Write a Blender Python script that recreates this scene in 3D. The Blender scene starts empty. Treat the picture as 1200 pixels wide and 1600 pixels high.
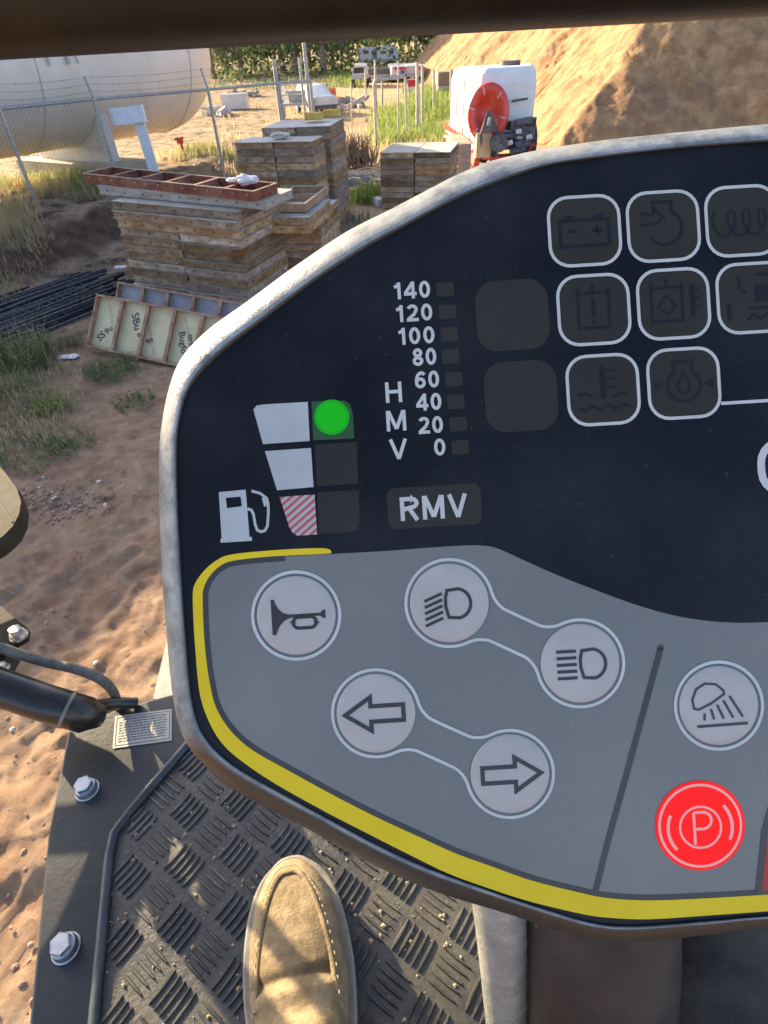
import bpy, bmesh, math, random
import numpy as np
from mathutils import Vector, Matrix, Euler
from mathutils.geometry import tessellate_polygon
from math import sin, cos, pi, radians, sqrt, atan2, hypot

random.seed(7); rng = np.random.default_rng(7)
S = bpy.context.scene
COL = S.collection

# ------------------------------------------------------------------ camera, sky, sun, exposure
H = 2.2; F = 900.0; PITCH = radians(39.2); ROLL = radians(-3.0)
SUN_EL = radians(20.0); SUN_H = Vector((-0.72, 0.69, 0)).normalized()
camd = bpy.data.cameras.new('camera'); cam = bpy.data.objects.new('camera', camd); COL.objects.link(cam)
camd.sensor_fit = 'VERTICAL'; camd.sensor_height = 24.0; camd.lens = 24.0 * F / 1600.0
camd.clip_start = 0.01; camd.clip_end = 2000
CR = (Matrix.Rotation(pi/2 - PITCH, 3, 'X') @ Matrix.Rotation(ROLL, 3, 'Z'))
cam.matrix_world = Matrix.Translation((0, 0, H)) @ CR.to_4x4()
camd.dof.use_dof = True; camd.dof.focus_distance = 0.152; camd.dof.aperture_fstop = 60.0
S.camera = cam

w = bpy.data.worlds.new('World'); S.world = w; w.use_nodes = True
nt = w.node_tree; bg = nt.nodes['Background']
sky = nt.nodes.new('ShaderNodeTexSky'); sky.sky_type = 'NISHITA'; sky.sun_disc = False
sky.sun_elevation = SUN_EL; sky.sun_rotation = atan2(SUN_H.x, SUN_H.y)
sky.air_density = 0.65; sky.dust_density = 5.0; sky.ozone_density = 0.3; sky.altitude = 1200
nt.links.new(sky.outputs[0], bg.inputs[0]); bg.inputs[1].default_value = 0.15
sd = bpy.data.lights.new('sun', 'SUN'); sun = bpy.data.objects.new('sun', sd); COL.objects.link(sun)
sd.energy = 5.0; sd.angle = radians(0.5); sd.color = (1.0, 0.79, 0.50)
sdir = Vector((SUN_H.x*cos(SUN_EL), SUN_H.y*cos(SUN_EL), sin(SUN_EL)))
sun.rotation_euler = sdir.to_track_quat('Z', 'Y').to_euler()
S.view_settings.view_transform = 'Standard'; S.view_settings.look = 'None'
S.view_settings.gamma = 1; S.view_settings.use_curve_mapping = False
S.view_settings.exposure = 1.72
S.render.engine = 'CYCLES'; S.render.film_transparent = False

# ------------------------------------------------------------------ helpers
def ray(x, y):
    return CR @ Vector(((x-600)/F, -(y-800)/F, -1.0))
def at(x, y, z=0.0):
    d = ray(x, y); t = (z-H)/d.z
    return Vector((0, 0, H)) + d*t
def aty(x, y, Y):
    d = ray(x, y); return Vector((0, 0, H)) + d*(Y/d.y)

def nodes(m):
    m.use_nodes = True; return m.node_tree, m.node_tree.nodes['Principled BSDF']
MATS = {}
def mat(name, c1, c2=None, scale=8.0, rough=0.7, bump=0.0, bscale=None, metal=0.0, c3=None, stretch=None,
        rand=0.0, emit=None, estr=0.0, coat=0.0, detail=6, spec=0.5, lo=0.38, hi=0.62, trans=0.0, rvar=0.0, sub=None):
    if name in MATS: return MATS[name]
    m = bpy.data.materials.new(name); t, b = nodes(m); N = t.nodes.new; L = t.links.new
    b.inputs['Roughness'].default_value = rough; b.inputs['Metallic'].default_value = metal
    b.inputs['Specular IOR Level'].default_value = spec
    b.inputs['Coat Weight'].default_value = coat
    if trans: b.inputs['Transmission Weight'].default_value = trans
    if emit: b.inputs['Emission Color'].default_value = (*emit, 1); b.inputs['Emission Strength'].default_value = estr
    col = None
    tc = N('ShaderNodeTexCoord'); mp = N('ShaderNodeMapping')
    L(tc.outputs['Object'], mp.inputs['Vector'])
    if stretch: mp.inputs['Scale'].default_value = stretch
    vec = mp.outputs['Vector']
    if rand or c2:
        oi = N('ShaderNodeObjectInfo')
        if rand:
            ad = N('ShaderNodeVectorMath'); ad.operation = 'ADD'; sc = N('ShaderNodeVectorMath'); sc.operation = 'SCALE'
            cb = N('ShaderNodeCombineXYZ')
            for k in range(3): L(oi.outputs['Random'], cb.inputs[k])
            L(cb.outputs[0], sc.inputs[0]); sc.inputs['Scale'].default_value = 37.0
            L(vec, ad.inputs[0]); L(sc.outputs[0], ad.inputs[1]); vec = ad.outputs[0]
    if c2:
        n = N('ShaderNodeTexNoise'); n.inputs['Scale'].default_value = scale; n.inputs['Detail'].default_value = detail
        n.inputs['Roughness'].default_value = 0.65
        L(vec, n.inputs['Vector'])
        r = N('ShaderNodeValToRGB'); e = r.color_ramp.elements
        e[0].position = lo; e[0].color = (*c1, 1); e[1].position = hi; e[1].color = (*c2, 1)
        L(n.outputs['Fac'], r.inputs[0]); col = r.outputs[0]
        if c3:
            n2 = N('ShaderNodeTexNoise'); n2.inputs['Scale'].default_value = scale*0.31; n2.inputs['Detail'].default_value = 8
            n2.inputs['Roughness'].default_value = 0.7
            L(vec, n2.inputs['Vector'])
            r2 = N('ShaderNodeValToRGB'); r2.color_ramp.elements[0].position = 0.5; r2.color_ramp.elements[1].position = 0.66
            L(n2.outputs['Fac'], r2.inputs[0])
            mx = N('ShaderNodeMix'); mx.data_type = 'RGBA'
            L(r2.outputs[0], mx.inputs[0]); L(col, mx.inputs[6]); mx.inputs[7].default_value = (*c3, 1); col = mx.outputs[2]
        if rand:
            hs = N('ShaderNodeHueSaturation'); mr = N('ShaderNodeMapRange')
            L(oi.outputs['Random'], mr.inputs[0]); mr.inputs[3].default_value = 1-rand; mr.inputs[4].default_value = 1+rand
            L(mr.outputs[0], hs.inputs['Value']); L(col, hs.inputs['Color'])
            mr2 = N('ShaderNodeMapRange'); wn = N('ShaderNodeTexWhiteNoise'); wn.noise_dimensions = '1D'
            L(oi.outputs['Random'], wn.inputs['W']); L(wn.outputs['Value'], mr2.inputs[0])
            mr2.inputs[3].default_value = 0.75; mr2.inputs[4].default_value = 1.3
            L(mr2.outputs[0], hs.inputs['Saturation']); col = hs.outputs[0]
        L(col, b.inputs['Base Color'])
        if rvar:
            mr3 = N('ShaderNodeMapRange'); L(n.outputs['Fac'], mr3.inputs[0])
            mr3.inputs[1].default_value = .3; mr3.inputs[2].default_value = .7
            mr3.inputs[3].default_value = rough-rvar; mr3.inputs[4].default_value = min(1, rough+rvar)
            L(mr3.outputs[0], b.inputs['Roughness'])
    else:
        b.inputs['Base Color'].default_value = (*c1, 1)
    if bump:
        nb = N('ShaderNodeTexNoise'); nb.inputs['Scale'].default_value = bscale or scale*2; nb.inputs['Detail'].default_value = 8
        nb.inputs['Roughness'].default_value = 0.7
        L(vec, nb.inputs['Vector'])
        bp = N('ShaderNodeBump'); bp.inputs['Strength'].default_value = bump; bp.inputs['Distance'].default_value = 1.0/(bscale or scale*2)*0.5
        L(nb.outputs['Fac'], bp.inputs['Height']); L(bp.outputs[0], b.inputs['Normal'])
    MATS[name] = m
    return m

class MB:
    """collects faces of ONE object, in world (or thing-local) coordinates"""
    def __init__(s): s.v = []; s.f = []; s.m = []; s.sm = []
    def add(s, vs, fs, mi=0, smooth=False):
        o = len(s.v); s.v += [tuple(v) for v in vs]
        for f in fs: s.f.append(tuple(i+o for i in f)); s.m.append(mi); s.sm.append(smooth)
    def box(s, c, d, R=None, mi=0, bev=0.0):
        hx, hy, hz = d[0]/2, d[1]/2, d[2]/2
        P = [Vector((x, y, z)) for x in (-hx, hx) for y in (-hy, hy) for z in (-hz, hz)]
        if R is not None: P = [R @ p for p in P]
        c = Vector(c)
        s.add([p+c for p in P], [(0,1,3,2),(4,6,7,5),(0,4,5,1),(2,3,7,6),(0,2,6,4),(1,5,7,3)], mi)
    def tube(s, pts, r, n=8, mi=0, caps=True, closed=False):
        pts = [Vector(p) for p in pts]; R = r if isinstance(r, (list, tuple)) else [r]*len(pts)
        rings = []; prev = None
        for i, p in enumerate(pts):
            if closed: t = (pts[(i+1) % len(pts)]-pts[i-1]).normalized()
            else: t = (pts[min(i+1, len(pts)-1)]-pts[max(i-1, 0)]).normalized()
            if prev is None:
                a = Vector((0, 0, 1)) if abs(t.z) < .9 else Vector((1, 0, 0)); nrm = t.cross(a).normalized()
            else: nrm = (prev - t*prev.dot(t)).normalized()
            prev = nrm; bn = t.cross(nrm)
            rings.append([p+(nrm*cos(2*pi*k/n)+bn*sin(2*pi*k/n))*R[i] for k in range(n)])
        vs = [v for rg in rings for v in rg]; fs = []
        m = len(pts)
        for i in range(m if closed else m-1):
            j = (i+1) % m
            for k in range(n): fs.append((i*n+k, i*n+(k+1) % n, j*n+(k+1) % n, j*n+k))
        s.add(vs, fs, mi, n > 4)
        if caps and not closed:
            s.add(rings[0], [tuple(range(n))[::-1]], mi); s.add(rings[-1], [tuple(range(n))], mi)
    def loft(s, rings, mi=0, closed=True, caps=True, smooth=True):
        n = len(rings[0]); vs = [v for r in rings for v in r]; fs = []
        for i in range(len(rings)-1):
            for k in range(n if closed else n-1): fs.append((i*n+k, i*n+(k+1) % n, (i+1)*n+(k+1) % n, (i+1)*n+k))
        s.add(vs, fs, mi, smooth)
        if caps: s.add(rings[0], [tuple(range(n))[::-1]], mi, False); s.add(rings[-1], [tuple(range(n))], mi, False)
    def prism(s, poly, z0, z1, mi=0):
        """poly: list of (x,y) world; extruded z0..z1"""
        n = len(poly); lo = [(p[0], p[1], z0) for p in poly]; hi = [(p[0], p[1], z1) for p in poly]
        s.add(lo+hi, [tuple(range(n))[::-1], tuple(range(n, 2*n))]+[(i, (i+1) % n, n+(i+1) % n, n+i) for i in range(n)], mi)
    def build(s, name, mats, parent=None, label=None, smooth_angle=None, loc=None, **kw):
        me = bpy.data.meshes.new(name)
        off = Vector((0, 0, 0))
        if parent is not None: off = wloc(parent)
        elif loc is not None: off = Vector(loc)
        me.from_pydata([(v[0]-off.x, v[1]-off.y, v[2]-off.z) for v in s.v], [], s.f); me.update()
        if not isinstance(mats, (list, tuple)): mats = [mats]
        for m in mats:
            if m: me.materials.append(m)
        me.polygons.foreach_set('material_index', s.m); me.polygons.foreach_set('use_smooth', s.sm)
        o = bpy.data.objects.new(name, me); COL.objects.link(o)
        if parent is not None: o.parent = parent
        elif loc is not None: o.location = off
        if label: o['label'] = label
        for k, v in kw.items(): o[k] = v
        return o
def wloc(o):
    p = Vector((0, 0, 0))
    while o is not None: p += o.location; o = o.parent
    return p
def thing(name, label, cat, loc=(0, 0, 0), group=None, rot=None):
    o = bpy.data.objects.new(name, None); COL.objects.link(o); o.location = loc; o.empty_display_size = 0.1
    if rot is not None: o.rotation_euler = rot
    o['label'] = label; o['category'] = cat
    if group: o['group'] = group
    return o
def tag(o, label, cat, group=None):
    o['label'] = label; o['category'] = cat
    if group: o['group'] = group
    return o
def copy_tree(root, **props):
    r = root.copy(); COL.objects.link(r)
    for k, v in props.items(): r[k] = v
    for ch in root.children:
        c = ch.copy(); COL.objects.link(c); c.parent = r
        for g in ch.children:
            d = g.copy(); COL.objects.link(d); d.parent = c
    return r
def catmull(P, sub=6, closed=False):
    P = [Vector(p) for p in P]; n = len(P); out = []
    for i in range(n if closed else n-1):
        p0 = P[(i-1) % n] if closed or i > 0 else P[0]; p1 = P[i]; p2 = P[(i+1) % n]
        p3 = P[(i+2) % n] if closed or i+2 < n else P[-1]
        for k in range(sub):
            t = k/sub
            out.append(0.5*((2*p1)+(p2-p0)*t+(2*p0-5*p1+4*p2-p3)*t*t+(3*p1-p0-3*p2+p3)*t**3))
    if not closed: out.append(P[-1])
    return out

# numpy value noise
def _h(i, j, s):
    n = (i.astype(np.int64)*374761393+j.astype(np.int64)*668265263+s*982451653) & 0xffffffff
    n = ((n ^ (n >> 13))*1274126177) & 0xffffffff
    return ((n ^ (n >> 16)) & 0xffff)/65535.0
def vn(x, y, s=0):
    i = np.floor(x); j = np.floor(y); u = x-i; v = y-j; u = u*u*(3-2*u); v = v*v*(3-2*v)
    a = _h(i, j, s); b = _h(i+1, j, s); c = _h(i, j+1, s); d = _h(i+1, j+1, s)
    return a+(b-a)*u+(c-a)*v+(a-b-c+d)*u*v
def fbm(x, y, s=0, o=4):
    r = 0; a = .5
    for k in range(o): r = r+a*vn(x*2**k, y*2**k, s+k); a *= .5
    return r
def sstep(a, b, x):
    t = np.clip((x-a)/(b-a), 0, 1); return t*t*(3-2*t)
def ground_h(x, y):
    x = np.asarray(x, float); y = np.asarray(y, float); r = np.hypot(x, y)
    near = 1-sstep(9, 25, r)
    h = 0.05*(fbm(x*.6, y*.6, 3)-.45)
    h = h+near*0.030*(fbm(x*3, y*3, 5)-.45)
    xr = x*.8-y*.6; yr = x*.6+y*.8
    rg = 1-np.abs(2*vn(xr*9+2*vn(x*3, y*3, 8), yr*4.0, 21)-1)
    zone = (1-sstep(3.2, 5.0, r))
    h = h+zone*(0.024*rg**1.5+0.020*(1-np.abs(2*vn(xr*17+1.5*vn(x*6, y*6, 14), yr*8+1.5*vn(x*5, y*5, 15), 23)-1))**1.5+0.006*(vn(x*24, y*24, 31)-.5)+0.005*(vn(x*60, y*60, 33)-.5))
    h = h+near*(1-zone)*0.012*(fbm(x*14, y*14, 9)-.5)
    # low bank below the fence, weedy
    d = (x+4.5)*(-0.91)+(y-8.9)*0.42+.25*(fbm(x*1.7, y*1.7, 44)-.5)
    h = h+(0.34+.10*vn(x*1.5, y*1.5, 40)+.10*(fbm(x*5, y*5, 42)-.5))*sstep(-.65, 0.15, d)*(1-sstep(2.2, 5, d))*(1-sstep(-3.5, -2.6, x))
    # puddle-like hollow
    h = h-0.02*np.exp(-(((x+2.0)/.3)**2+((y-2.9)/.12)**2))
    h = h+sstep(50, 140, r)*2.0
    return h
def gz(x, y): return float(ground_h(np.array([x]), np.array([y]))[0])
def G(px, py):
    p = at(px, py, 0); return Vector((p.x, p.y, gz(p.x, p.y)))

# ------------------------------------------------------------------ GROUND
def make_ground():
    a_front = np.linspace(radians(-62), radians(62), 620)
    a_back = np.linspace(radians(62), radians(298), 60)[1:-1]
    ang = np.concatenate([a_front, a_back]); na = len(ang)
    rad = np.concatenate([[0.02, .3, .6, .9], 1.1*(400/1.1)**np.linspace(0, 1, 560)]); nr = len(rad)
    A, Rr = np.meshgrid(ang, rad)
    X = Rr*np.sin(A); Y = Rr*np.cos(A); Z = ground_h(X, Y)
    V = np.stack([X, Y, Z], -1).reshape(-1, 3)
    i = np.arange(nr-1)[:, None]; j = np.arange(na)[None, :]
    j2 = (j+1) % na
    Fq = np.stack([i*na+j, i*na+j2, (i+1)*na+j2, (i+1)*na+j], -1).reshape(-1, 4)
    me = bpy.data.meshes.new('ground')
    me.vertices.add(len(V)); me.vertices.foreach_set('co', V.ravel())
    me.loops.add(len(Fq)*4); me.loops.foreach_set('vertex_index', Fq[:, ::-1].ravel().astype(np.int32))
    me.polygons.add(len(Fq)); me.polygons.foreach_set('loop_start', np.arange(0, len(Fq)*4, 4, dtype=np.int32))
    me.polygons.foreach_set('loop_total', np.full(len(Fq), 4, np.int32))
    me.polygons.foreach_set('use_smooth', np.ones(len(Fq), bool))
    me.update(calc_edges=True); me.validate()
    m = bpy.data.materials.new('dirt'); t, b = nodes(m); N = t.nodes.new; L = t.links.new
    b.inputs['Roughness'].default_value = .95; b.inputs['Specular IOR Level'].default_value = .15
    geo = N('ShaderNodeNewGeometry')
    def noise(sc, det=8, rg=.65):
        n = N('ShaderNodeTexNoise'); n.inputs['Scale'].default_value = sc; n.inputs['Detail'].default_value = det
        n.inputs['Roughness'].default_value = rg; L(geo.outputs['Position'], n.inputs['Vector']); return n.outputs['Fac']
    def ramp(f, stops):
        r = N('ShaderNodeValToRGB'); e = r.color_ramp.elements
        e[0].position, e[0].color = stops[0][0], (*stops[0][1], 1); e[1].position, e[1].color = stops[-1][0], (*stops[-1][1], 1)
        for p, c in stops[1:-1]:
            q = e.new(p); q.color = (*c, 1)
        L(f, r.inputs[0]); return r.outputs[0]
    def mix(f, a, c, typ='MIX'):
        x = N('ShaderNodeMix'); x.data_type = 'RGBA'; x.blend_type = typ
        if isinstance(f, float): x.inputs[0].default_value = f
        else: L(f, x.inputs[0])
        L(a, x.inputs[6]); L(c, x.inputs[7]); return x.outputs[2]
    fine = ramp(noise(9), [(.33, (.20, .12, .075)), (.5, (.38, .265, .175)), (.68, (.53, .405, .285))])
    red = ramp(noise(1.3), [(.35, (.20, .105, .07)), (.65, (.42, .285, .185))])
    near = mix(.5, fine, red)
    far = ramp(noise(.35), [(.3, (.30, .20, .11)), (.5, (.42, .30, .16)), (.7, (.50, .38, .22))])
    sep = N('ShaderNodeSeparateXYZ'); L(geo.outputs['Position'], sep.inputs[0])
    mr = N('ShaderNodeMapRange'); mr.inputs[1].default_value = 9.5; mr.inputs[2].default_value = 14.5
    L(sep.outputs['Y'], mr.inputs[0])
    c = mix(mr.outputs[0], near, far)
    # dark organic patches on the weedy left side
    org = ramp(noise(2.2), [(.45, (0, 0, 0)), (.62, (1, 1, 1))])
    mr2 = N('ShaderNodeMapRange'); mr2.inputs[1].default_value = -1.9; mr2.inputs[2].default_value = -3.6
    L(sep.outputs['X'], mr2.inputs[0])
    mr4 = N('ShaderNodeMapRange'); mr4.inputs[1].default_value = 2.6; mr4.inputs[2].default_value = 4.0
    L(sep.outputs['Y'], mr4.inputs[0])
    mm = N('ShaderNodeMath'); mm.operation = 'MULTIPLY'; L(org, mm.inputs[0]); L(mr2.outputs[0], mm.inputs[1])
    mm2 = N('ShaderNodeMath'); mm2.operation = 'MULTIPLY'; L(mm.outputs[0], mm2.inputs[0]); L(mr4.outputs[0], mm2.inputs[1])
    dk = N('ShaderNodeRGB'); dk.outputs[0].default_value = (.09, .065, .05, 1)
    c = mix(mm2.outputs[0], c, dk.outputs[0])
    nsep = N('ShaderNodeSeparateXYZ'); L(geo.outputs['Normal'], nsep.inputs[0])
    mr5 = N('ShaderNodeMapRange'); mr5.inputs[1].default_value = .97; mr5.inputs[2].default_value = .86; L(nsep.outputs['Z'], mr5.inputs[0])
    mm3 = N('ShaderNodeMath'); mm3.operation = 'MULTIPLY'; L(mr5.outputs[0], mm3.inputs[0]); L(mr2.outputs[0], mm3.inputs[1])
    steep_soil = ramp(noise(6), [(.35, (.075, .045, .03)), (.65, (.17, .105, .07))])
    c = mix(mm3.outputs[0], c, steep_soil)  # darker brown on the steeper slopes of the left side
    sp = ramp(noise(55, 3), [(.70, (0, 0, 0)), (.75, (1, 1, 1))])
    lt = N('ShaderNodeRGB'); lt.outputs[0].default_value = (.5, .42, .35, 1)
    c = mix(sp, c, lt.outputs[0])
    L(c, b.inputs['Base Color'])
    bp = N('ShaderNodeBump'); bp.inputs['Strength'].default_value = .85; bp.inputs['Distance'].default_value = .03
    L(noise(30, 12, .8), bp.inputs['Height']); L(bp.outputs[0], b.inputs['Normal'])
    me.materials.append(m)
    o = bpy.data.objects.new('ground', me); COL.objects.link(o); o['kind'] = 'structure'
make_ground()

# dirt mound (stockpile) on the right
def make_mound():
    K = Vector((4.5, 15.9)); fl = Vector((-0.02, 1)).normalized(); ff = Vector((1, -.22)).normalized()
    nL = Vector((fl.y, -fl.x)); nF = Vector((-ff.y, ff.x))
    xs = 2+38*np.linspace(0, 1, 420)**1.5; ys = 10+50*np.linspace(0, 1, 420)**1.7; X, Y = np.meshgrid(xs, ys)
    d1 = (X-K.x)*nL.x+(Y-K.y)*nL.y; d2 = (X-K.x)*nF.x+(Y-K.y)*nF.y
    wob = 1.2*(fbm(X*.5, Y*.5, 60)-.5)
    gul = .28*(1-np.abs(2*vn((X*.25+Y*1.1)*1.6+fbm(X*.5, Y*.5, 71)*1.5, (X-Y)*.18, 63)-1))
    a = (d1+wob*.6)*.84+gul*1.0*np.clip(d1, 0, 1); b_ = (d2+wob*.7)*.80
    h = np.minimum(np.minimum(a, b_), 9.0-0.1*(Y-20)**2/40)
    k = .35; h = h-0.12+.18*fbm(X*2.2, Y*2.2, 66)+.07*(fbm(X*7, Y*7, 67, 3)-.5)+.03*(vn(X*16, Y*16, 68) > .8)
    Z = np.maximum(h, -.4)
    V = np.stack([X, Y, Z], -1).reshape(-1, 3); n = 420
    i = np.arange(n-1)[:, None]; j = np.arange(n-1)[None, :]
    Q = np.stack([i*n+j, i*n+j+1, (i+1)*n+j+1, (i+1)*n+j], -1).reshape(-1, 4)
    keep = (V[Q, 2] > -.35).any(1); Q = Q[keep]
    me = bpy.data.meshes.new('dirt_mound'); me.from_pydata(V.tolist(), [], Q.tolist()); me.update()
    me.polygons.foreach_set('use_smooth', np.ones(len(Q), bool))
    me.materials.append(mat('mound_dirt', (.29, .165, .08), (.46, .29, .15), 2.6, .95, 1.0, 9, spec=.1, c3=(.25, .15, .09)))
    o = bpy.data.objects.new('dirt_mound', me); COL.objects.link(o); o['kind'] = 'structure'
make_mound()

# ------------------------------------------------------------------ materials
galv = mat('galvanised', (.30, .31, .31), (.42, .43, .42), 20, .5, .1, metal=.6)
M_frame = mat('form_frame', (.26, .155, .085), (.48, .36, .235), 6.5, .85, .5, 40, c3=(.30, .15, .07), stretch=(1, 1, 2.2), rand=.42)
M_red = mat('form_red', (.16, .05, .035), (.26, .11, .075), 9, .8, .3, 40, c3=(.30, .17, .11), rand=.15)
M_face = mat('form_face', (.34, .33, .30), (.46, .44, .40), 5, .7, .25, 30, c3=(.36, .27, .18), rand=.2)
M_hole = mat('hole_dark', (.02, .015, .012))
M_rustlip = mat('worn_lip', (.42, .36, .29), (.25, .15, .10), 25, .7, .2, 60)

# ------------------------------------------------------------------ form panels
def panel_mesh(L, W, t=0.078, seed=0, fm=None, lod=0):
    """solid-edged form panel lying flat: frame ring with lips and bolt holes (frame) + plywood top (face)"""
    r = random.Random(seed); f = MB(); e = .010
    # side walls recessed between two lips
    for z0, z1, o in ((0, .008, 0), (.008, t-.008, e), (t-.008, t, 0)):
        f.box((L/2, W/2, (z0+z1)/2), (L-2*o, W-2*o, z1-z0))
    for side in range(4):
        ln = L if side % 2 == 0 else W; n = max(2, int(ln/.2))
        for k in range(n):
            u = (k+.5)/n*ln + r.uniform(-.01, .01); d = .007; zz = t*.5
            if side == 0: f.box((u, e-.0015, zz), (2*d, .006, 2*d), mi=1)
            elif side == 1: f.box((L-e+.0015, u, zz), (.006, 2*d, 2*d), mi=1)
            elif side == 2: f.box((u, W-e+.0015, zz), (2*d, .006, 2*d), mi=1)
            else: f.box((e-.0015, u, zz), (.006, 2*d, 2*d), mi=1)
    p = MB(); p.box((L/2, W/2, t+.0015), (L-.008, W-.008, .003))
    return f, p
def open_panel_mesh(L, W, t, bays, rib=.006):
    """upside-down panel: rim, ribs, plywood at the bottom; returns parts in local coordinates"""
    rim = MB()
    for c, d in (((L/2, rib/2, t/2), (L, rib, t)), ((L/2, W-rib/2, t/2), (L, rib, t)),
                 ((rib/2, W/2, t/2), (rib, W-2*rib, t)), ((L-rib/2, W/2, t/2), (rib, W-2*rib, t))): rim.box(c, d)
    lip = MB()
    for c, d in (((L/2, .008, t+.002), (L+.004, .018, .004)), ((L/2, W-.008, t+.002), (L+.004, .018, .004)),
                 ((.008, W/2, t+.002), (.018, W-.04, .004)), ((L-.008, W/2, t+.002), (.018, W-.04, .004))): lip.box(c, d)
    ribs = []
    for k in range(1, bays):
        m = MB(); x = L*k/bays; m.box((x, W/2, t*.5), (.005, W-2*rib-.001, t-.004)); m.box((x+.012, W/2, t+.0005), (.034, W-.04, .004)); ribs.append(m)
    ply = MB(); ply.box((L/2, W/2, .006), (L-2*rib-.002, W-2*rib-.002, .01))
    tabs = MB(); n = max(3, int(L/.15))
    for k in range(n): tabs.box(((k+.5)*L/n, -.003, t*.62), (.012, .006, .02))
    return rim, lip, ribs, ply, tabs
def build_local(mb, name, mats, parent):
    me = bpy.data.meshes.new(name); me.from_pydata(mb.v, [], mb.f); me.update()
    for m in (mats if isinstance(mats, (list, tuple)) else [mats]): me.materials.append(m)
    me.polygons.foreach_set('material_index', mb.m); me.polygons.foreach_set('use_smooth', mb.sm)
    o = bpy.data.objects.new(name, me); COL.objects.link(o); o.parent = parent; return o

ORD = ['topmost', 'second', 'third', 'fourth', 'fifth', 'sixth', 'seventh', 'eighth', 'ninth', 'tenth', 'eleventh', 'twelfth', 'thirteenth', 'fourteenth', 'fifteenth', 'sixteenth']
def stack(origin, yaw, L, W, nlay, t, cols, lab, top_labels, group, tilt=(0, 0), jit=.015, z0=0.0, splitfrom=0, seed=1, deep=1, skip_face=False):
    """columns of form panels; lab(col) gives the label text"""
    R0 = Matrix.Translation((origin[0], origin[1], z0)) @ Matrix.Rotation(yaw, 4, 'Z') @ Matrix.Rotation(tilt[0], 4, 'Y') @ Matrix.Rotation(tilt[1], 4, 'X')
    rr = random.Random(seed); protos = {}
    def proto(l, w_, k):
        key = (round(l, 3), round(w_, 3), k)
        if key not in protos:
            f, p = panel_mesh(l, w_, t-.011, k+seed*3)
            root = thing('form_panel', '', 'form panel')
            a = build_local(f, 'frame', [M_frame, M_hole], root); b = build_local(p, 'face', M_face, root)
            protos[key] = [root, False]
        return protos[key]
    for i in range(nlay):
        if i < nlay-splitfrom: cl = cols
        else: cl = 1
        for c in range(cl):
            for dd in range(deep):
                l = L/cl-.004; w_ = W/deep-.004
                pr = proto(l, w_, rr.randrange(3))
                if not pr[1]: o = pr[0]; pr[1] = True
                else: o = copy_tree(pr[0])
                jx = rr.uniform(-jit, jit); jy = rr.uniform(-jit, jit)*.8
                M = R0 @ Matrix.Translation((c*L/cl+jx*.3, dd*W/deep+jy, i*t)) @ Matrix.Rotation(rr.uniform(-.012, .012), 4, 'Z')
                o.matrix_world = M; o.location = M.to_translation(); o.rotation_euler = M.to_euler()
                o['label'] = top_labels[c % len(top_labels)] if (i == nlay-1 and dd == 0) else lab(c, cl, dd).replace('#', ORD[nlay-1-i]+' from the top')
                o['group'] = group
    return R0

g1 = 'form panels stacked beside the leaning yellow panels'
R1 = stack((-2.66, 6.66), -.36, 1.46, .95, 13, .082, 2,
      lambda c, cl, dd: ('full length form panel, # in the body of the nearest stack' if cl == 1 else
           ('weathered short form panel, # in the left half of the nearest stack', 'weathered short form panel, # in the right half of the nearest stack')[c]),
      ['tan form panel with a dusty sunlit top, third from the top of the nearest stack'], g1, tilt=(.045, 0), splitfrom=3, seed=1, jit=.035)
def place(root, M):
    root.matrix_world = M; root.location = M.to_translation(); root.rotation_euler = M.to_euler()
# two long panels crossing the top
z2 = 12*.082
f, p = panel_mesh(1.99, .565, .076, 5)
o = thing('form_panel', 'long pale grey form panel second from the top of the nearest stack', 'form panel', group=g1)
build_local(f, 'frame', [mat('form_frame_pale', (.34, .30, .25), (.46, .42, .37), 9, .85, .3, 40, c3=(.30, .20, .13), stretch=(1, 1, 5)), M_hole], o); build_local(p, 'face', M_face, o)
place(o, R1 @ Matrix.Translation((-.284, .176, 1.067)) @ Matrix.Rotation(-.019, 4, 'Z'))
o = thing('form_panel', 'long dark red form panel lying open side up on top of the nearest stack', 'form panel', group=g1)
rim, lip, ribs, ply, tabs = open_panel_mesh(2.12, .42, .085, 6)
build_local(rim, 'rim', M_red, o); build_local(lip, 'rim_flange', M_rustlip, o)
for rb in ribs: build_local(rb, 'cross_rib', M_red, o)
build_local(ply, 'plywood', mat('old_ply', (.30, .26, .20), (.42, .38, .30), 6, .8, .2, 30, c3=(.2, .14, .1)), o); build_local(tabs, 'slot_edges', M_rustlip, o)
MTOP = R1 @ Matrix.Translation((-.49, .25, 1.148)) @ Matrix.Rotation(-.087, 4, 'Z')
place(o, MTOP)

# short stack behind the right end
FR = at(478, 326, .95)
g1b = 'form panels in the low stack behind the nearest stack'
def back_stack(cx, cy, L, W, n, yaw, seed, z0=0, lab='', jit=.02):
    stack((cx, cy), yaw, L, W, n, .08, 1, lambda c, cl, dd: lab, [lab], g1b, z0=z0, seed=seed, jit=jit)
yb = -.22; u = Vector((cos(yb), sin(yb), 0)); vv = Vector((-sin(yb), cos(yb), 0))
O = at(507, 425, 0)-u*.52
stack((O.x, O.y), yb, .52, .95, 8, .08, 1, lambda c, cl, dd: 'rusty form panel, # of the wide lower part of the short stack', ['rusty form panel just under the narrower upper panels of the short stack'], g1b, seed=4, jit=.03)
O2 = at(488, 353, .72)-u*.46
stack((O2.x, O2.y), yb, .44, .92, 2, .08, 1, lambda c, cl, dd: 'narrow form panel, # of two under the open panel, short stack', ['narrow pale form panel right below the open panel on the short stack'], g1b, z0=.648, seed=5, jit=.01)
O3 = at(478, 331, .815)-u*.44
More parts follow.
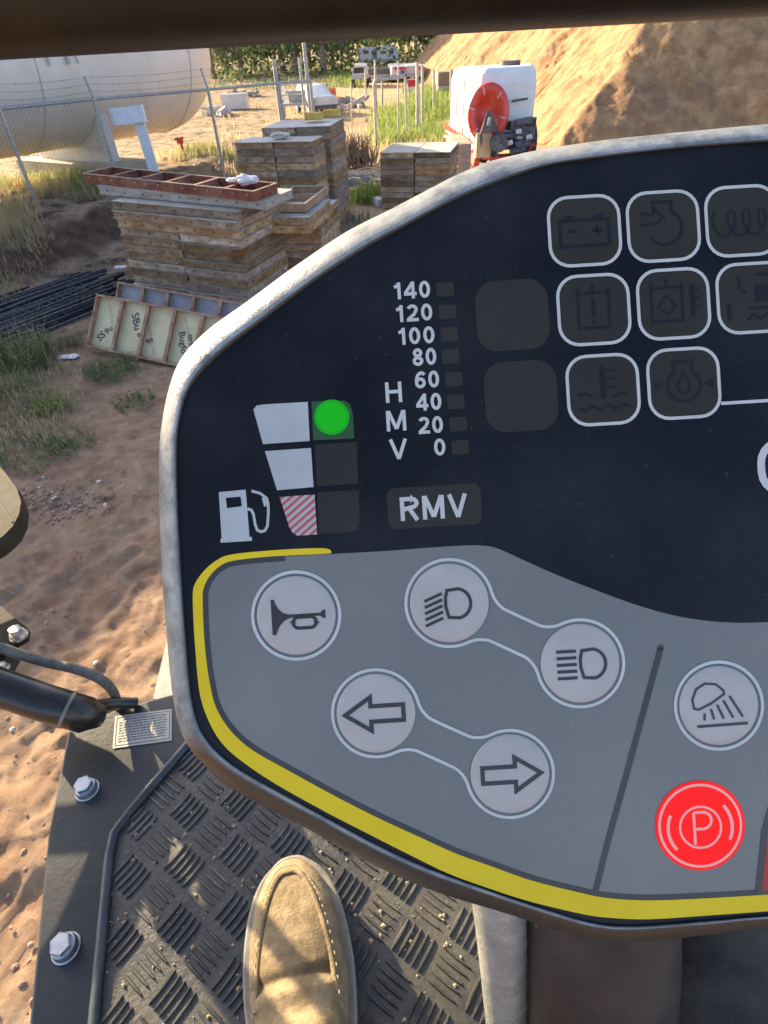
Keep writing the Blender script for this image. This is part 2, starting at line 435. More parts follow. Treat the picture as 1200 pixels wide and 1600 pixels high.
o = thing('form_panel', 'tan form panel lying open side up on the short stack behind the nearest one', 'form panel', group=g1b)
rim, lip, ribs, ply, tabs = open_panel_mesh(.44, .95, .08, 1)
M_tanrust = mat('tan_rust', (.30, .17, .10), (.42, .29, .19), 12, .8, .3, 40)
build_local(rim, 'rim', M_tanrust, o); build_local(lip, 'rim_flange', M_rustlip, o)
build_local(ply, 'plywood', MATS['old_ply'], o); build_local(tabs, 'slot_edges', M_rustlip, o)
m = MB(); m.box((.22, .5, .045), (.42, .006, .07)); build_local(m, 'cross_rib', M_tanrust, o)
place(o, Matrix.Translation((O3.x, O3.y, .812)) @ Matrix.Rotation(yb, 4, 'Z'))

# middle stack
g2 = 'form panels in the tall middle stack'
stack((-1.74, 9.12), -.24, 1.10, .56, 15, .083, 2, lambda c, cl, dd: ('grey form panel, # in the front left column of the middle stack', 'grey form panel, # in the front right column of the middle stack')[c],
      ['bluish topped form panel at the front left top of the middle stack', 'pale topped form panel under the small rag on the middle stack'], g2, seed=7)
stack((-1.45, 9.74), -.18, 1.00, 1.05, 16, .0835, 2, lambda c, cl, dd: ('grey form panel, # in the back left column of the middle stack', 'brown form panel, # in the back right column of the middle stack')[c],
      ['bluish form panel topping the back left of the middle stack', 'form panel under the yellow offcuts on the middle stack'], g2, seed=8)
# right stack
g3 = 'form panels in the stack by the hose reel trailer'
stack((.225, 10.91), -.26, 1.16, 1.15, 10, .0815, 2, lambda c, cl, dd: ('brown form panel, # on the left in the stack by the trailer', 'brown form panel, # on the right in the stack by the trailer')[c],
      ['pale topped form panel at the top left of the stack by the trailer', 'pale topped form panel at the top right of the stack by the trailer'], g3, seed=9)

# leaning panels in front
M_ply = mat('yellow_ply', (.62, .52, .30), (.72, .62, .39), 4, .7, .15, 40, c3=(.45, .38, .22))
M_rust = mat('rust', (.26, .13, .075), (.42, .25, .16), 18, .85, .4, 60, c3=(.42, .31, .22))
M_gply = mat('grey_ply', (.34, .34, .34), (.46, .46, .45), 5, .75, .2, 40)
M_ink = mat('stencil_ink', (.035, .04, .05))
FONT_CACHE = {}
def text_mesh(body, weight=0.0, sub=4):
    """flat triangles of a word, normalised so that cap height of the bbox is 1 and centre is 0,0"""
    cu = bpy.data.curves.new('text', 'FONT'); cu.body = body; cu.size = 1; cu.offset = weight; cu.resolution_u = sub; cu.fill_mode = 'BOTH'
    ob = bpy.data.objects.new('text', cu); COL.objects.link(ob)
    dg = bpy.context.evaluated_depsgraph_get(); dg.update()
    me = bpy.data.meshes.new_from_object(ob.evaluated_get(dg))
    V = [v.co.copy() for v in me.vertices]; Fs = [tuple(p.vertices) for p in me.polygons]
    bpy.data.objects.remove(ob); bpy.data.curves.remove(cu); bpy.data.meshes.remove(me)
    xs = [v.x for v in V]; ys = [v.y for v in V]
    cx, cy = (min(xs)+max(xs))/2, (min(ys)+max(ys))/2; wd, ht = max(xs)-min(xs), max(ys)-min(ys)
    return [(v.x-cx, v.y-cy) for v in V], Fs, wd, ht
def leaning(loc, yaw, tilt, L, W, bays, plym, label, words, ty=.05):
    o = thing('form_panel', label, 'form panel', group='form panels leaning in front of the nearest stack')
    rim, lip, ribs, ply, tabs = open_panel_mesh(L, W, .065, bays)
    build_local(rim, 'rim', M_rust, o); build_local(lip, 'rim_flange', M_rust, o)
    for rb in ribs: build_local(rb, 'cross_rib', M_rust, o)
    build_local(ply, 'plywood', plym, o)
    if words:
        mk = MB()
        for (t_, x, y, s, ang) in words:
            V, Fs, wd, ht = text_mesh(t_, .02); c, s_ = cos(ang), sin(ang)
            mk.add([(x+(a*c-b*s_)*s, y+(a*s_+b*c)*s, .0122) for a, b in V], Fs)
        for k in range(4):
            x0 = .10+.44*k; a = -1.05
            for dd in (0, .022):
                mk.add([(x0+dd, W-.05, .0121), (x0+dd+.003, W-.05, .0121), (x0+dd+.203, .05, .0121), (x0+dd+.2, .05, .0121)], [(0, 1, 2, 3)])
        build_local(mk, 'stencil_print', M_ink, o)
    place(o, Matrix.Translation(loc) @ Matrix.Rotation(yaw, 4, 'Z') @ Matrix.Rotation(ty, 4, 'Y') @ Matrix.Rotation(tilt, 4, 'X'))
leaning((-2.735, 5.39, .03), -.43, .90, 1.80, .50, 6, M_ply, 'yellow plywood form panel with rusty ribs leaning nearest the machine',
        [('SS', .10, .13, .10, .9), ('9u', .17, .2, .09, .9), ('SBu', .47, .33, .11, 1.1-2.2), ('gu', .55, .20, .09, 1.1-2.2), ('9s', .66, .18, .08, .9), ('Bugfo', 1.02, .22, .09, -1.2), ('ors', 1.1, .26, .08, -1.2), ('Baer', 1.36, .2, .09, -1.2)])
leaning((-2.62, 5.74, .02), -.43, .98, 1.80, .50, 6, M_gply, 'grey form panel with rusty ribs leaning behind the yellow one', None)

# plastic scraps and offcuts
def crumple(name, c, s, m, label, cat, seed=0, flat=.5):
    r = random.Random(seed); bm = bmesh.new(); bmesh.ops.create_icosphere(bm, subdivisions=3, radius=1)
    for v in bm.verts:
        n = (math.sin(v.co.x*5+seed)+math.sin(v.co.y*6+seed*2)*math.cos(v.co.z*5))*.18+r.uniform(-.13, .13)
        v.co *= 1+n; v.co.z *= flat; v.co = Vector((v.co.x*s[0], v.co.y*s[1], v.co.z*s[2]))
    me = bpy.data.meshes.new(name); bm.to_mesh(me); bm.free(); me.materials.append(m)
    o = bpy.data.objects.new(name, me); COL.objects.link(o); o.location = c; return tag(o, label, cat)
M_plast = mat('white_plastic', (.62, .60, .60), (.75, .74, .74), 20, .5, .3, 50)
pt = MTOP @ Vector((1.84, .30, .115))
crumple('plastic_bag', pt, (.10, .07, .09), M_plast, 'crumpled white plastic bag on the red open form panel', 'plastic bag', 3)
p = MTOP @ Vector((1.72, .24, .115)); crumple('plastic_scrap', p, (.05, .04, .04), M_plast, 'small white plastic scrap beside the crumpled bag', 'plastic scrap', 5)
crumple('rag', (-1.14, 9.27, 1.28), (.13, .09, .08), mat('rag', (.45, .40, .32), (.6, .55, .46), 20, .9, .5, 50), 'pale beige rag on the front top of the middle stack', 'rag', 8)
def slab(name, c, d, yaw, m, label, cat, rx=0):
    mb = MB(); R = Matrix.Rotation(yaw, 3, 'Z') @ Matrix.Rotation(rx, 3, 'X'); mb.box((c[0], c[1], c[2]), d, R)
    o = mb.build(name, m, loc=(c[0], c[1], c[2]-d[2]/2)); bv = o.modifiers.new('b', 'BEVEL'); bv.width = min(d)*.12; bv.segments = 2
    return tag(o, label, cat)
M_yel = mat('yellow_foam', (.48, .32, .06), (.60, .42, .10), 12, .8, .3, 40)
slab('foam_offcut', (-.72, 10.20, 1.40), (.26, .16, .09), -.1, M_yel, 'yellow block on the middle stack nearer the tall fence post', 'block')
slab('foam_offcut', (-.48, 10.72, 1.385), (.26, .12, .09), -.4, M_yel, 'yellow block at the far edge of the middle stack top', 'block')
q = G(195, 437); crumple('paper_scrap', q+Vector((0, 0, .14)), (.075, .06, .02), M_plast, 'small white scrap lying on the far end of the rods', 'litter', 11, .6)
q = G(110, 561); crumple('paper_scrap', q+Vector((0, 0, .02)), (.09, .05, .02), M_plast, 'white paper scrap on the dirt at the near end of the rods', 'litter', 12, .6)
q = G(595, 320); slab('block', (q.x, q.y, q.z+.06), (.22, .3, .12), .3, mat('pale_block', (.5, .52, .52), (.62, .63, .62), 8, .8, .2), 'pale block on the ground at the foot of the stack by the trailer', 'block')

# ------------------------------------------------------------------ rebar
M_rebar = mat('rebar', (.018, .022, .030), (.05, .058, .068), 12, .5, .2, 60, metal=.3, rand=.4)
def rebar_pile():
    A = at(-60, 545, 0); B = at(185, 448, 0); dr = (B-A).normalized(); pr = Vector((-dr.y, dr.x, 0))
    rr = random.Random(5); protos = []
    for k in range(3):
        mb = MB(); Ln = (3.4, 2.9, 3.9)[k]
        mb.tube([(0, 0, 0), (Ln*.33, .02*(k-1), 0), (Ln*.66, -.015*k, .005), (Ln, 0, -.004)], .0145, 6)
        for j in range(int(Ln/.09)): mb.box((j*.09+.03, 0, 0), (.012, .029, .029), Matrix.Rotation(.8, 3, 'X'))
        me = bpy.data.meshes.new('rebar_rod'); me.from_pydata(mb.v, [], mb.f); me.update(); me.materials.append(M_rebar); protos.append((me, Ln))
    n = 0
    for lay in range(4):
        cnt = (40, 34, 22, 10)[lay]
        for i in range(cnt):
            me, Ln = protos[rr.randrange(3)]
            s = -.50+1.35*(i+.5)/cnt+rr.uniform(-.03, .03)
            if lay: s = s*(.92-.1*lay)
            st = rr.uniform(-2.0, -.6)+ (s+.45)*.25
            P = B+pr*s-dr*(Ln)+dr*rr.uniform(-.55, .25)
            P.z = .03+gz((B+pr*s).x, (B+pr*s).y)*.5+lay*.026+rr.uniform(0, .01)
            o = bpy.data.objects.new('rebar_rod', me); COL.objects.link(o); o.location = P
            o.rotation_euler = (rr.uniform(0, 6), rr.uniform(-.006, .006), atan2(dr.y, dr.x)+rr.uniform(-.045, .045))
            tag(o, 'dark steel rebar rod in the pile left of the nearest stack', 'rebar', 'rebar rods piled left of the nearest stack')
rebar_pile()

# ------------------------------------------------------------------ propane tank
AX = Vector((.555, .83, 0)).normalized(); TR = 1.33; TZ = 2.22
M_tank = mat('tank_paint', (.70, .65, .56), (.76, .71, .62), 1.2, .42, .05, 6, spec=.5, c3=(.64, .58, .48))
tank_end = Vector((-4.37, 14.92, TZ))   # centre of the right hemispherical head
T0 = tank_end-AX*11.0
tk = thing('storage_tank', 'huge cream white horizontal gas storage tank behind the left fence', 'tank', (T0.x, T0.y, 0))
def tank_rings():
    side = Vector((0, 0, 1)).cross(AX); rings = []
    def ring(c, r, n=64): return [c+side*cos(2*pi*k/n)*r+Vector((0, 0, 1))*sin(2*pi*k/n)*r for k in range(n)]
    for k in range(1, 11): a = pi/2*k/10; rings.append(ring(T0-AX*cos(a)*TR, max(.01, sin(a)*TR)))
    L = 11.0
    for k in range(1, 24): rings.append(ring(T0+AX*L*k/24, TR))
    for k in range(0, 12): a = pi/2*k/11; rings.append(ring(tank_end+AX*sin(a)*TR, max(.01, cos(a)*TR)))
    return rings
m = MB(); m.loft(tank_rings()); m.build('shell', M_tank, tk)
M_seam = mat('tank_seam', (.50, .47, .42), rough=.5)
side = Vector((0, 0, 1)).cross(AX)
for L in (2.6, 5.2, 7.8, 11.0):
    m = MB(); c = T0+AX*L; m.tube([c+(side*cos(2*pi*k/64)+Vector((0, 0, 1))*sin(2*pi*k/64))*(TR+.002) for k in range(64)], .012, 6, closed=True); m.build('weld_seam', M_seam, tk)
M_conc = mat('concrete', (.42, .36, .27), (.52, .46, .36), 5, .9, .3, 30, c3=(.38, .33, .26))
Rax = Matrix.Rotation(atan2(AX.y, AX.x), 3, 'Z')
for L in (1.5, 8.9):
    c = T0+AX*L; m = MB()
    m.box((c.x, c.y, .27), (.9, 2.9, .80), Rax); m.build('concrete_pier', M_conc, tk)
    m = MB(); n = 12; pr = []
    for k in range(n+1):
        a = pi*1.5+radians(-52+104*k/n); pr.append((cos(a)*(TR+.004), sin(a)*(TR+.004)))
    ring1 = [c-AX*.12+side*x+Vector((0, 0, z)) for x, z in pr]+[c-AX*.12+side*x+Vector((0, 0, .67-TZ)) for x, z in reversed(pr)]
    ring2 = [p+AX*.24 for p in ring1]
    m.loft([ring1, ring2], smooth=False, caps=False)
    k2 = len(ring1)
    for rg in (ring1, ring2):
        for i in range(n): m.add([rg[i], rg[i+1], rg[k2-2-i], rg[k2-1-i]], [(0, 1, 2, 3)])
    m.build('saddle', mat('saddle_paint', (.55, .54, .50), (.62, .60, .56), 6, .6), tk)
# thin pipes on the tank side
for dx, r in ((0, .02), (.35, .03), (.52, .015)):
    m = MB(); c = T0+AX*(8.0+dx)
    sd = -side if (-side).y < 0 else side
    m.tube([c+sd*(TR+.05)*cos(a)+Vector((0, 0, 1))*(TR+.05)*sin(a) for a in [radians(80-k*12) for k in range(8)]], r, 6); m.build('pipe', galv, tk)
# grey ladder-like stand with a white box in front of the tank
P0 = at(176, 190, 0)
b = at(243, 272, 0); base = aty(243, 272, 11.9); base.z = 0
st = thing('meter_stand', 'white leaning post carrying a blank white box in front of the tank', 'stand', (base.x, base.y, 0))
M_wht = mat('white_paint', (.66, .69, .72), (.74, .76, .78), 8, .5)
topc = aty(200, 180, 12.0); lo = aty(240, 268, 12.0)
m = MB(); wv = Vector((.085, .0, 0)); dy = Vector((0, .06, 0)); t2 = topc+Vector((.14, .02, 0))
m.add([lo-wv, lo+wv, t2+wv, t2-wv, lo-wv+dy, lo+wv+dy, t2+wv+dy, t2-wv+dy], [(0, 1, 2, 3), (7, 6, 5, 4), (0, 4, 5, 1), (2, 6, 7, 3), (1, 5, 6, 2), (3, 7, 4, 0)]); m.build('stand_post', M_wht, st)
m = MB(); m.box(topc, (.56, .14, .24), Matrix.Rotation(-.05, 3, 'Y')); ob = m.build('box', M_wht, st)
# red hydrant-like valve post
q = aty(286, 232, 15.5); q.z = 0
hy = thing('valve_post', 'short red valve post standing on the dirt behind the tank end', 'valve post', (q.x, q.y, 0))
M_rd = mat('red_paint', (.45, .04, .03), (.52, .07, .05), 10, .5)
top = aty(281, 219, 15.5); bot = aty(292, 247, 15.5)
m = MB(); m.tube([bot-Vector((0,0,.4)), top], .03, 8); m.build('post', M_rd, hy)
m = MB(); m.box(top, (.13, .1, .12)); m.tube([top+Vector((-.11, 0, .02)), top+Vector((.09, 0, .05))], .025, 8); m.build('valve_head', M_rd, hy)

# ------------------------------------------------------------------ chain link fence
FZ = 1.66
def fence(P, name, label, arms=True, posts=None, mesh=True, toward=Vector((-.6, .8, 0))):
    o = thing(name, label, 'fence', (P[0].x, P[0].y, 0)); n = len(P)
    for i, p in enumerate(P):
        m = MB(); g = gz(p.x, p.y)-.1; m.tube([(p.x, p.y, g), (p.x, p.y, FZ+.02)], .028, 8); pm = m.build('post', galv, o)
        if arms:
            m = MB(); m.tube([Vector((p.x, p.y, FZ)), Vector((p.x, p.y, FZ+.30))+toward*.14], .017, 6); m.build('barb_arm', galv, o)
    m = MB(); m.tube([Vector((p.x, p.y, FZ)) for p in P], .021, 8); m.build('top_rail', galv, o)
    if arms:
        for k in range(3):
            m = MB(); h = (.10+.095*k); pts = []
            for a, b in zip(P[:-1], P[1:]):
                L = (b-a).length; ns = max(4, int(L/.35))
                for j in range(ns):
                    t = j/ns; q = a.lerp(b, t); pts.append(Vector((q.x, q.y, FZ+h-.03*sin(pi*t)))+toward*(.47*h))
            pts.append(Vector((P[-1].x, P[-1].y, FZ+h))+toward*.47*h)
            m.tube(pts, .0032, 3)
            for j, q in enumerate(pts[1:]):
                m.box(q, (.004, .004, .035), Matrix.Rotation(.6, 3, 'X')); m.box(q, (.035, .004, .004), Matrix.Rotation(.5, 3, 'Y'))
            m.build('barbed_wire', galv, o)
    if mesh:
        m = MB(); p_ = .072
        for a, b in zip(P[:-1], P[1:]):
            d = (b-a); L = d.length; d = d.normalized(); nn = Vector((-d.y, d.x, 0))
            cnt = int(L/p_)
            zt = FZ+.035
            for k in range(cnt):
                pts = []; z = zt; j = 0
                while z > .0:
                    u_ = (k+.5)*p_+(p_*.5 if j % 2 else -p_*.5)*1.04; q = a+d*u_
                    pts.append(Vector((q.x, q.y, z))+nn*(.004 if j % 2 else -.004)); z -= p_*.5 if j else .05; j += 1
                vs = []; fs = []; r = .0042
                for i, q in enumerate(pts):
                    vs += [q+d*r, q-d*r*.6+nn*r, q-d*r*.6-nn*r]
                    if i:
                        o_ = (i-1)*3
                        for e in range(3): fs.append((o_+e, o_+(e+1) % 3, o_+3+(e+1) % 3, o_+3+e))
                m.add(vs, fs)
        ob = m.build('chain_link_mesh', mat('wire', (.13, .13, .13), rough=.5), o, kind='stuff')
    return o
fp = [at(x, y, FZ) for x, y in ((-420, 205), (-180, 184), (0, 170), (146, 155), (325, 140), (436, 130), (485, 127))]
fp = [Vector((p.x, p.y, 0)) for p in fp]
fence(fp, 'chain_link_fence', 'long galvanised chain link fence with barbed wire in front of the big tank')
# tall corner post
def tallpost(px, ptop, Y, r, label, ybot=None):
    b_ = aty(px, 190, Y); t_ = aty(px-2, ptop, Y)
    m = MB(); m.tube([(b_.x, Y, -.1), (b_.x, Y, t_.z)], r, 8); m.tube([(b_.x, Y, t_.z), (b_.x, Y, t_.z+.03)], r*1.15, 8)
    return tag(m.build('fence_post', galv, loc=(b_.x, Y, 0)), label, 'fence post')
tallpost(487, 66, 14.6, .035, 'tall bare steel post standing right behind the middle stack')
tallpost(478, 92, 15.4, .028, 'shorter capped post just left of the tall bare post')
tallpost(440, 95, 15.0, .04, 'thick galvanised post left of the tall post, above the middle stack')
# gate
gy = 17.8
def gp(px, py, Y=gy): return aty(px, py, Y)
gt = thing('gate', 'open steel tube gate frame with a rounded corner behind the brush pile', 'gate', (gp(587, 225).x, gy, 0))
m = MB(); pts = [gp(588, 228), gp(585, 150), gp(584, 132), gp(588, 126), gp(596, 124), gp(633, 120)]
m.tube(catmull(pts, 5), .035, 8); m.build('gate_tube', galv, gt)
m = MB(); m.tube([gp(633, 120), gp(636, 205)], .03, 8); m.build('gate_stile', galv, gt)
for i, (px, y0, y1, Y, r, lb) in enumerate(((549, 133, 222, 18, .018, 'thin steel stake left of the gate frame'), (597, 128, 158, 30, .045, 'short pale post seen through the gate frame'),
        (622, 98, 205, 19, .02, 'thin leaning steel post inside the gate opening'), (586, 96, 130, 26, .04, 'post rising above the gate corner'),
        (652, 100, 190, 20, .045, 'thick pale post right of the gate'), (660, 105, 176, 21, .04, 'thick pale post just right of its twin beyond the gate'), (678, 112, 160, 26, .04, 'post before the brown box by the parked trailers'), (571, 108, 132, 38, .05, 'post in front of the white truck cab'), (705, 110, 150, 27, .05, 'pale post at the corner of the white water tank'))):
    t_ = aty(px, y0, Y); b_ = aty(px, y1, Y); m = MB(); m.tube([(b_.x, Y, -.1), (t_.x, Y, t_.z)], r, 8)
    m.tube([(t_.x, Y, t_.z), (t_.x, Y, t_.z+.04)], r*1.2, 8)
    tag(m.build('steel_post', galv, loc=(b_.x, Y, 0)), lb, 'post')

# ------------------------------------------------------------------ far yard things
M_white = mat('vehicle_white', (.62, .62, .60), (.70, .70, .68), 3, .35, coat=.3)
M_glass = mat('dark_glass', (.03, .04, .05), rough=.08)
M_tyre = mat('tyre', (.03, .03, .03), (.06, .055, .05), 30, .85)
M_dark = mat('dark_trailer', (.10, .085, .08), (.15, .13, .12), 4, .7)
def wheel(parent, c, r, w_, yaw):
    R = Matrix.Rotation(yaw, 3, 'Z'); m = MB(); ax = R @ Vector((0, 1, 0))
    m.tube([Vector(c)-ax*w_/2, Vector(c)+ax*w_/2], r, 16); wo = m.build('wheel', M_tyre, parent)
    m = MB(); m.tube([Vector(c)-ax*(w_/2+.01), Vector(c)+ax*(w_/2+.01)], r*.55, 12); m.build('rim', galv, wo)
def box_trailer(name, label, cat, px0, px1, pyb, pyt, Y, depth, m_body, yaw=0.0, extra=None):
    a = aty(px0, pyb, Y); b_ = aty(px1, pyb, Y); t_ = aty((px0+px1)/2, pyt, Y)
    Wd = (b_-a).length; g = gz((a.x+b_.x)/2, Y); zt = t_.z; zb = max((a.z+b_.z)/2, g+.45)
    c = Vector(((a.x+b_.x)/2, Y+depth/2, g)); o = thing(name, label, cat, (c.x, c.y, g)); R = Matrix.Rotation(yaw, 3, 'Z')
    m = MB(); m.box((c.x, c.y, (zt+zb)/2), (Wd, depth, zt-zb), R); bo = m.build('body', m_body, o)
    bv = bo.modifiers.new('b', 'BEVEL'); bv.width = .05; bv.segments = 2
    for sx in (-1, 1):
        for sy in (-.25, .25):
            cc = R @ Vector((sx*Wd*.36, sy*depth, 0)); wheel(o, (c.x+cc.x, c.y+cc.y, g+.38), .38, .24, yaw+pi/2)
    m = MB(); m.box((c.x, c.y-depth/2-.02, zb-.06), (Wd*.96, .10, .12), R); m.build('bumper', galv, o)
    return o, c, Wd, zb, zt
o, c, Wd, zb, zt = box_trailer('box_trailer', 'long dark box trailer parked right of the white truck', 'trailer', 571, 612, 122, 107, 50, 2.4, M_dark)
o, c, Wd, zb, zt = box_trailer('box_trailer', 'white trailer end with a red printed mark', 'trailer', 612, 634, 120, 103, 47.5, 6, M_white)
M_redp = mat('red_print', (.50, .03, .03)); M_bluep = mat('blue_print', (.05, .08, .35))
def rect(mb, px0, py0, px1, py1, Y, mi=0):
    mb.add([aty(px0, py0, Y), aty(px1, py0, Y), aty(px1, py1, Y), aty(px0, py1, Y)], [(0, 3, 2, 1)], mi)
m = MB(); rect(m, 616, 105, 633, 109, 47.4); rect(m, 618, 110, 624, 112, 47.4); rect(m, 626, 110, 632, 115, 47.4, 1); m.build('red_logo', [M_redp, M_bluep], o)
o, c, Wd, zb, zt = box_trailer('box_trailer', 'pale trailer side with a small red mark at its upper edge', 'trailer', 635, 662, 121, 102, 47.5, 5, mat('pale_pink', (.52, .47, .46), (.6, .55, .54), 3, .5))
m = MB(); rect(m, 653, 103, 660, 109, 47.4); m.build('red_mark', M_redp, o)
o, c, Wd, zb, zt = box_trailer('box_trailer', 'bluish grey trailer right of the pale one', 'trailer', 663, 705, 122, 100, 52, 3, mat('blue_grey', (.36, .40, .46), (.44, .48, .53), 2, .5))
o, c, Wd, zb, zt = box_trailer('camper_trailer', 'long white camper parked in front of the trees', 'camper', 562, 622, 93, 73, 66, 3, M_white)
for k in range(4):
    m = MB(); rect(m, 568+13*k, 79, 576+13*k, 84, 65.9); m.build('window', M_glass, o)
o, c, Wd, zb, zt = box_trailer('crate', 'brown box container at the right end of the parked trailers', 'container', 684, 716, 138, 112, 34, 2, mat('brown_box', (.20, .16, .11), (.28, .22, .15), 3, .8))
# truck cab
a = aty(563, 128, 46); g = gz(a.x, 46); o = thing('truck', 'white truck cab parked at the left end of the dark trailer', 'truck', (a.x, 46, g))
m = MB(); hgt = aty(563, 100, 46).z
prof = [(-1.0, .5), (1.0, .5), (1.0, .5*hgt), (.85, hgt*.97), (-.5, hgt), (-.85, hgt*.62), (-1.0, hgt*.5)]
m.loft([[Vector((a.x+x*.55, 45+0, g+z)) for x, z in prof], [Vector((a.x+x*.55, 48, g+z)) for x, z in prof]], smooth=False); bo = m.build('cab', M_white, o)
m = MB(); m.box((a.x-.0, 44.99, g+hgt*.75), (.8, .02, hgt*.25)); m.build('windscreen', M_glass, o)
m = MB(); m.box((a.x, 44.98, g+.55), (1.1, .1, .22)); m.build('bumper', galv, o)
for sx in (-.45, .45):
    m = MB(); m.box((a.x+sx, 44.96, g+.95), (.16, .05, .12)); m.build('headlight', mat('lamp_glass', (.6, .6, .55), rough=.2), o)
    wheel(o, (a.x+sx*1.0, 45.6, g+.42), .42, .2, pi/2); wheel(o, (a.x+sx*1.0, 47.3, g+.42), .42, .2, pi/2)

# white pickup / SUV behind the tall post
def car(px, Y, yaw, label, name='small_car', wid=1.75, sc=.62):
    a = aty(px, 178, Y); g = gz(a.x, Y); o = thing(name, label, 'car', (a.x, Y, g)); R = Matrix.Rotation(yaw, 3, 'Z')
    def T(x, y, z): v = R @ Vector((x*sc, y*sc, 0)); return Vector((a.x+v.x, Y+v.y, g+z*sc))
    hw = wid/2; rings = []
    # sections along length: (y, z bottom, z belt, z roof, half-width roof)
    for y, zb_, zw, zr, rw in ((-2.2, .45, .75, .95, .86), (-2.1, .35, .95, 1.0, .92), (-1.2, .32, 1.0, 1.05, .92), (-.55, .32, 1.02, 1.50, .74), (.4, .32, 1.02, 1.56, .74), (1.6, .32, 1.02, 1.52, .72), (2.1, .36, 1.0, 1.1, .82), (2.25, .5, .8, .95, .8)):
        pr = [(-.92, zb_), (-1, (zb_+zw)/2), (-.97, zw), (-rw, zr), (-rw*.6, zr+.04), (rw*.6, zr+.04), (rw, zr), (.97, zw), (1, (zb_+zw)/2), (.92, zb_)]
        rings.append([T(x*hw, y, z) for x, z in pr])
    m = MB(); m.loft(rings); m.build('body', M_white, o)
    m = MB(); m.add([T(-.66*hw, -1.13, 1.10), T(.66*hw, -1.13, 1.10), T(.6*hw, -.62, 1.47), T(-.6*hw, -.62, 1.47)], [(0, 1, 2, 3)]); m.build('windscreen', M_glass, o)
    for s in (-1, 1):
        m = MB(); m.add([T(s*hw*.96, -.5, 1.06), T(s*hw*.96, .5, 1.06), T(s*hw*.80, .45, 1.45), T(s*hw*.80, -.4, 1.45)], [(0, 1, 2, 3)]); m.build('side_window', M_glass, o)
        m = MB(); m.box(T(s*hw*.72, -2.2, .82), (.32*sc, .08*sc, .16*sc), R); m.build('headlight', MATS['lamp_glass'], o)
        for y in (-1.4, 1.4): wheel(o, T(s*hw*.92, y, .34), .34*sc, .2*sc, yaw+pi/2)
    m = MB(); m.box(T(0, -2.22, .5), (wid*.9*sc, .1*sc, .16*sc), R); m.build('bumper', M_dark, o)
    return o
car(494, 29.0, .35, 'white car parked facing us behind the tall fence post')
# utility trailer with clutter left of the car
a = aty(466, 178, 27.5); g = gz(a.x, 27.5)
o = thing('utility_trailer', 'small white framed utility trailer standing left of the white car', 'trailer', (a.x, 27.5, g))
m = MB(); m.box((a.x, 27.5, g+.5), (1.1, 1.8, .08)); m.build('deck', galv, o)
for sx in (-.5, .5):
    for sy in (-.85, 0, .85):
        m = MB(); m.tube([(a.x+sx, 27.5+sy, g+.5), (a.x+sx, 27.5+sy, g+1.1)], .03, 6); m.build('stake', M_white, o)
    wheel(o, (a.x+sx*1.2, 27.5, g+.3), .3, .15, pi/2)
for z in (.8, 1.1):
    m = MB(); m.tube([(a.x-.5, 26.65, g+z), (a.x+.5, 26.65, g+z), (a.x+.5, 28.35, g+z), (a.x-.5, 28.35, g+z)], .028, 6, closed=True); m.build('rail', M_white, o)
m = MB(); m.box((a.x+.05, 27.4, g+.72), (.6, .8, .34)); m.build('load', mat('grey_load', (.25, .26, .27), (.4, .4, .4), 6, .7), o)

# orange barrier, white tote
def barrier(px0, px1, py0, py1, Y, label):
    a = aty(px0, py1, Y); b_ = aty(px1, py1, Y); g = gz(a.x, Y); h = aty(px0, py0, Y).z-g
    o = thing('barrier', label, 'barrier', ((a.x+b_.x)/2, Y, g)); n = 3; Wd = (b_.x-a.x)
    for k in range(n):
        x0 = a.x+Wd*k/n+.02; x1 = a.x+Wd*(k+1)/n-.02; m = MB()
        pr = [(-.28, 0), (-.26, .18), (-.12, .4), (-.09, 1), (.09, 1), (.12, .4), (.26, .18), (.28, 0)]
        m.loft([[Vector((x0, Y+y, g+z*h)) for y, z in pr], [Vector((x1, Y+y, g+z*h)) for y, z in pr]], smooth=False)
        m.build('barrier_block', mat('orange', (.62, .14, .04), (.72, .20, .06), 5, .6), o)
barrier(489, 526, 139, 152, 38, 'low orange barrier lying beyond the white car')
a = aty(366, 163, 33); g = gz(a.x, 33); o = thing('container', 'white ribbed container on the dirt seen left of the posts', 'container', (a.x, 33, g))
m = MB(); m.box((a.x, 33.4, g+.32), (1.15, .8, .58)); m.build('body', M_white, o)
for k in range(7):
    m = MB(); m.box((a.x-.5+k*.165, 32.985, g+.32), (.04, .04, .5)); m.build('rib', M_white, o)
# red and white sign
a = aty(644, 134, 36); g = gz(a.x, 36); o = thing('sign', 'small red and white sign on a post in front of the trailers', 'sign', (a.x, 36, g))
m = MB(); m.tube([(a.x, 36.03, g-.1), (a.x, 36.03, a.z+.2)], .03, 6); m.build('post', galv, o)
m = MB(); m.box((a.x, 36, a.z), (.48, .02, .55)); m.build('board', M_white, o)
m = MB(); m.box((a.x, 35.985, a.z+.1), (.44, .01, .28)); m.build('red_print', M_redp, o)
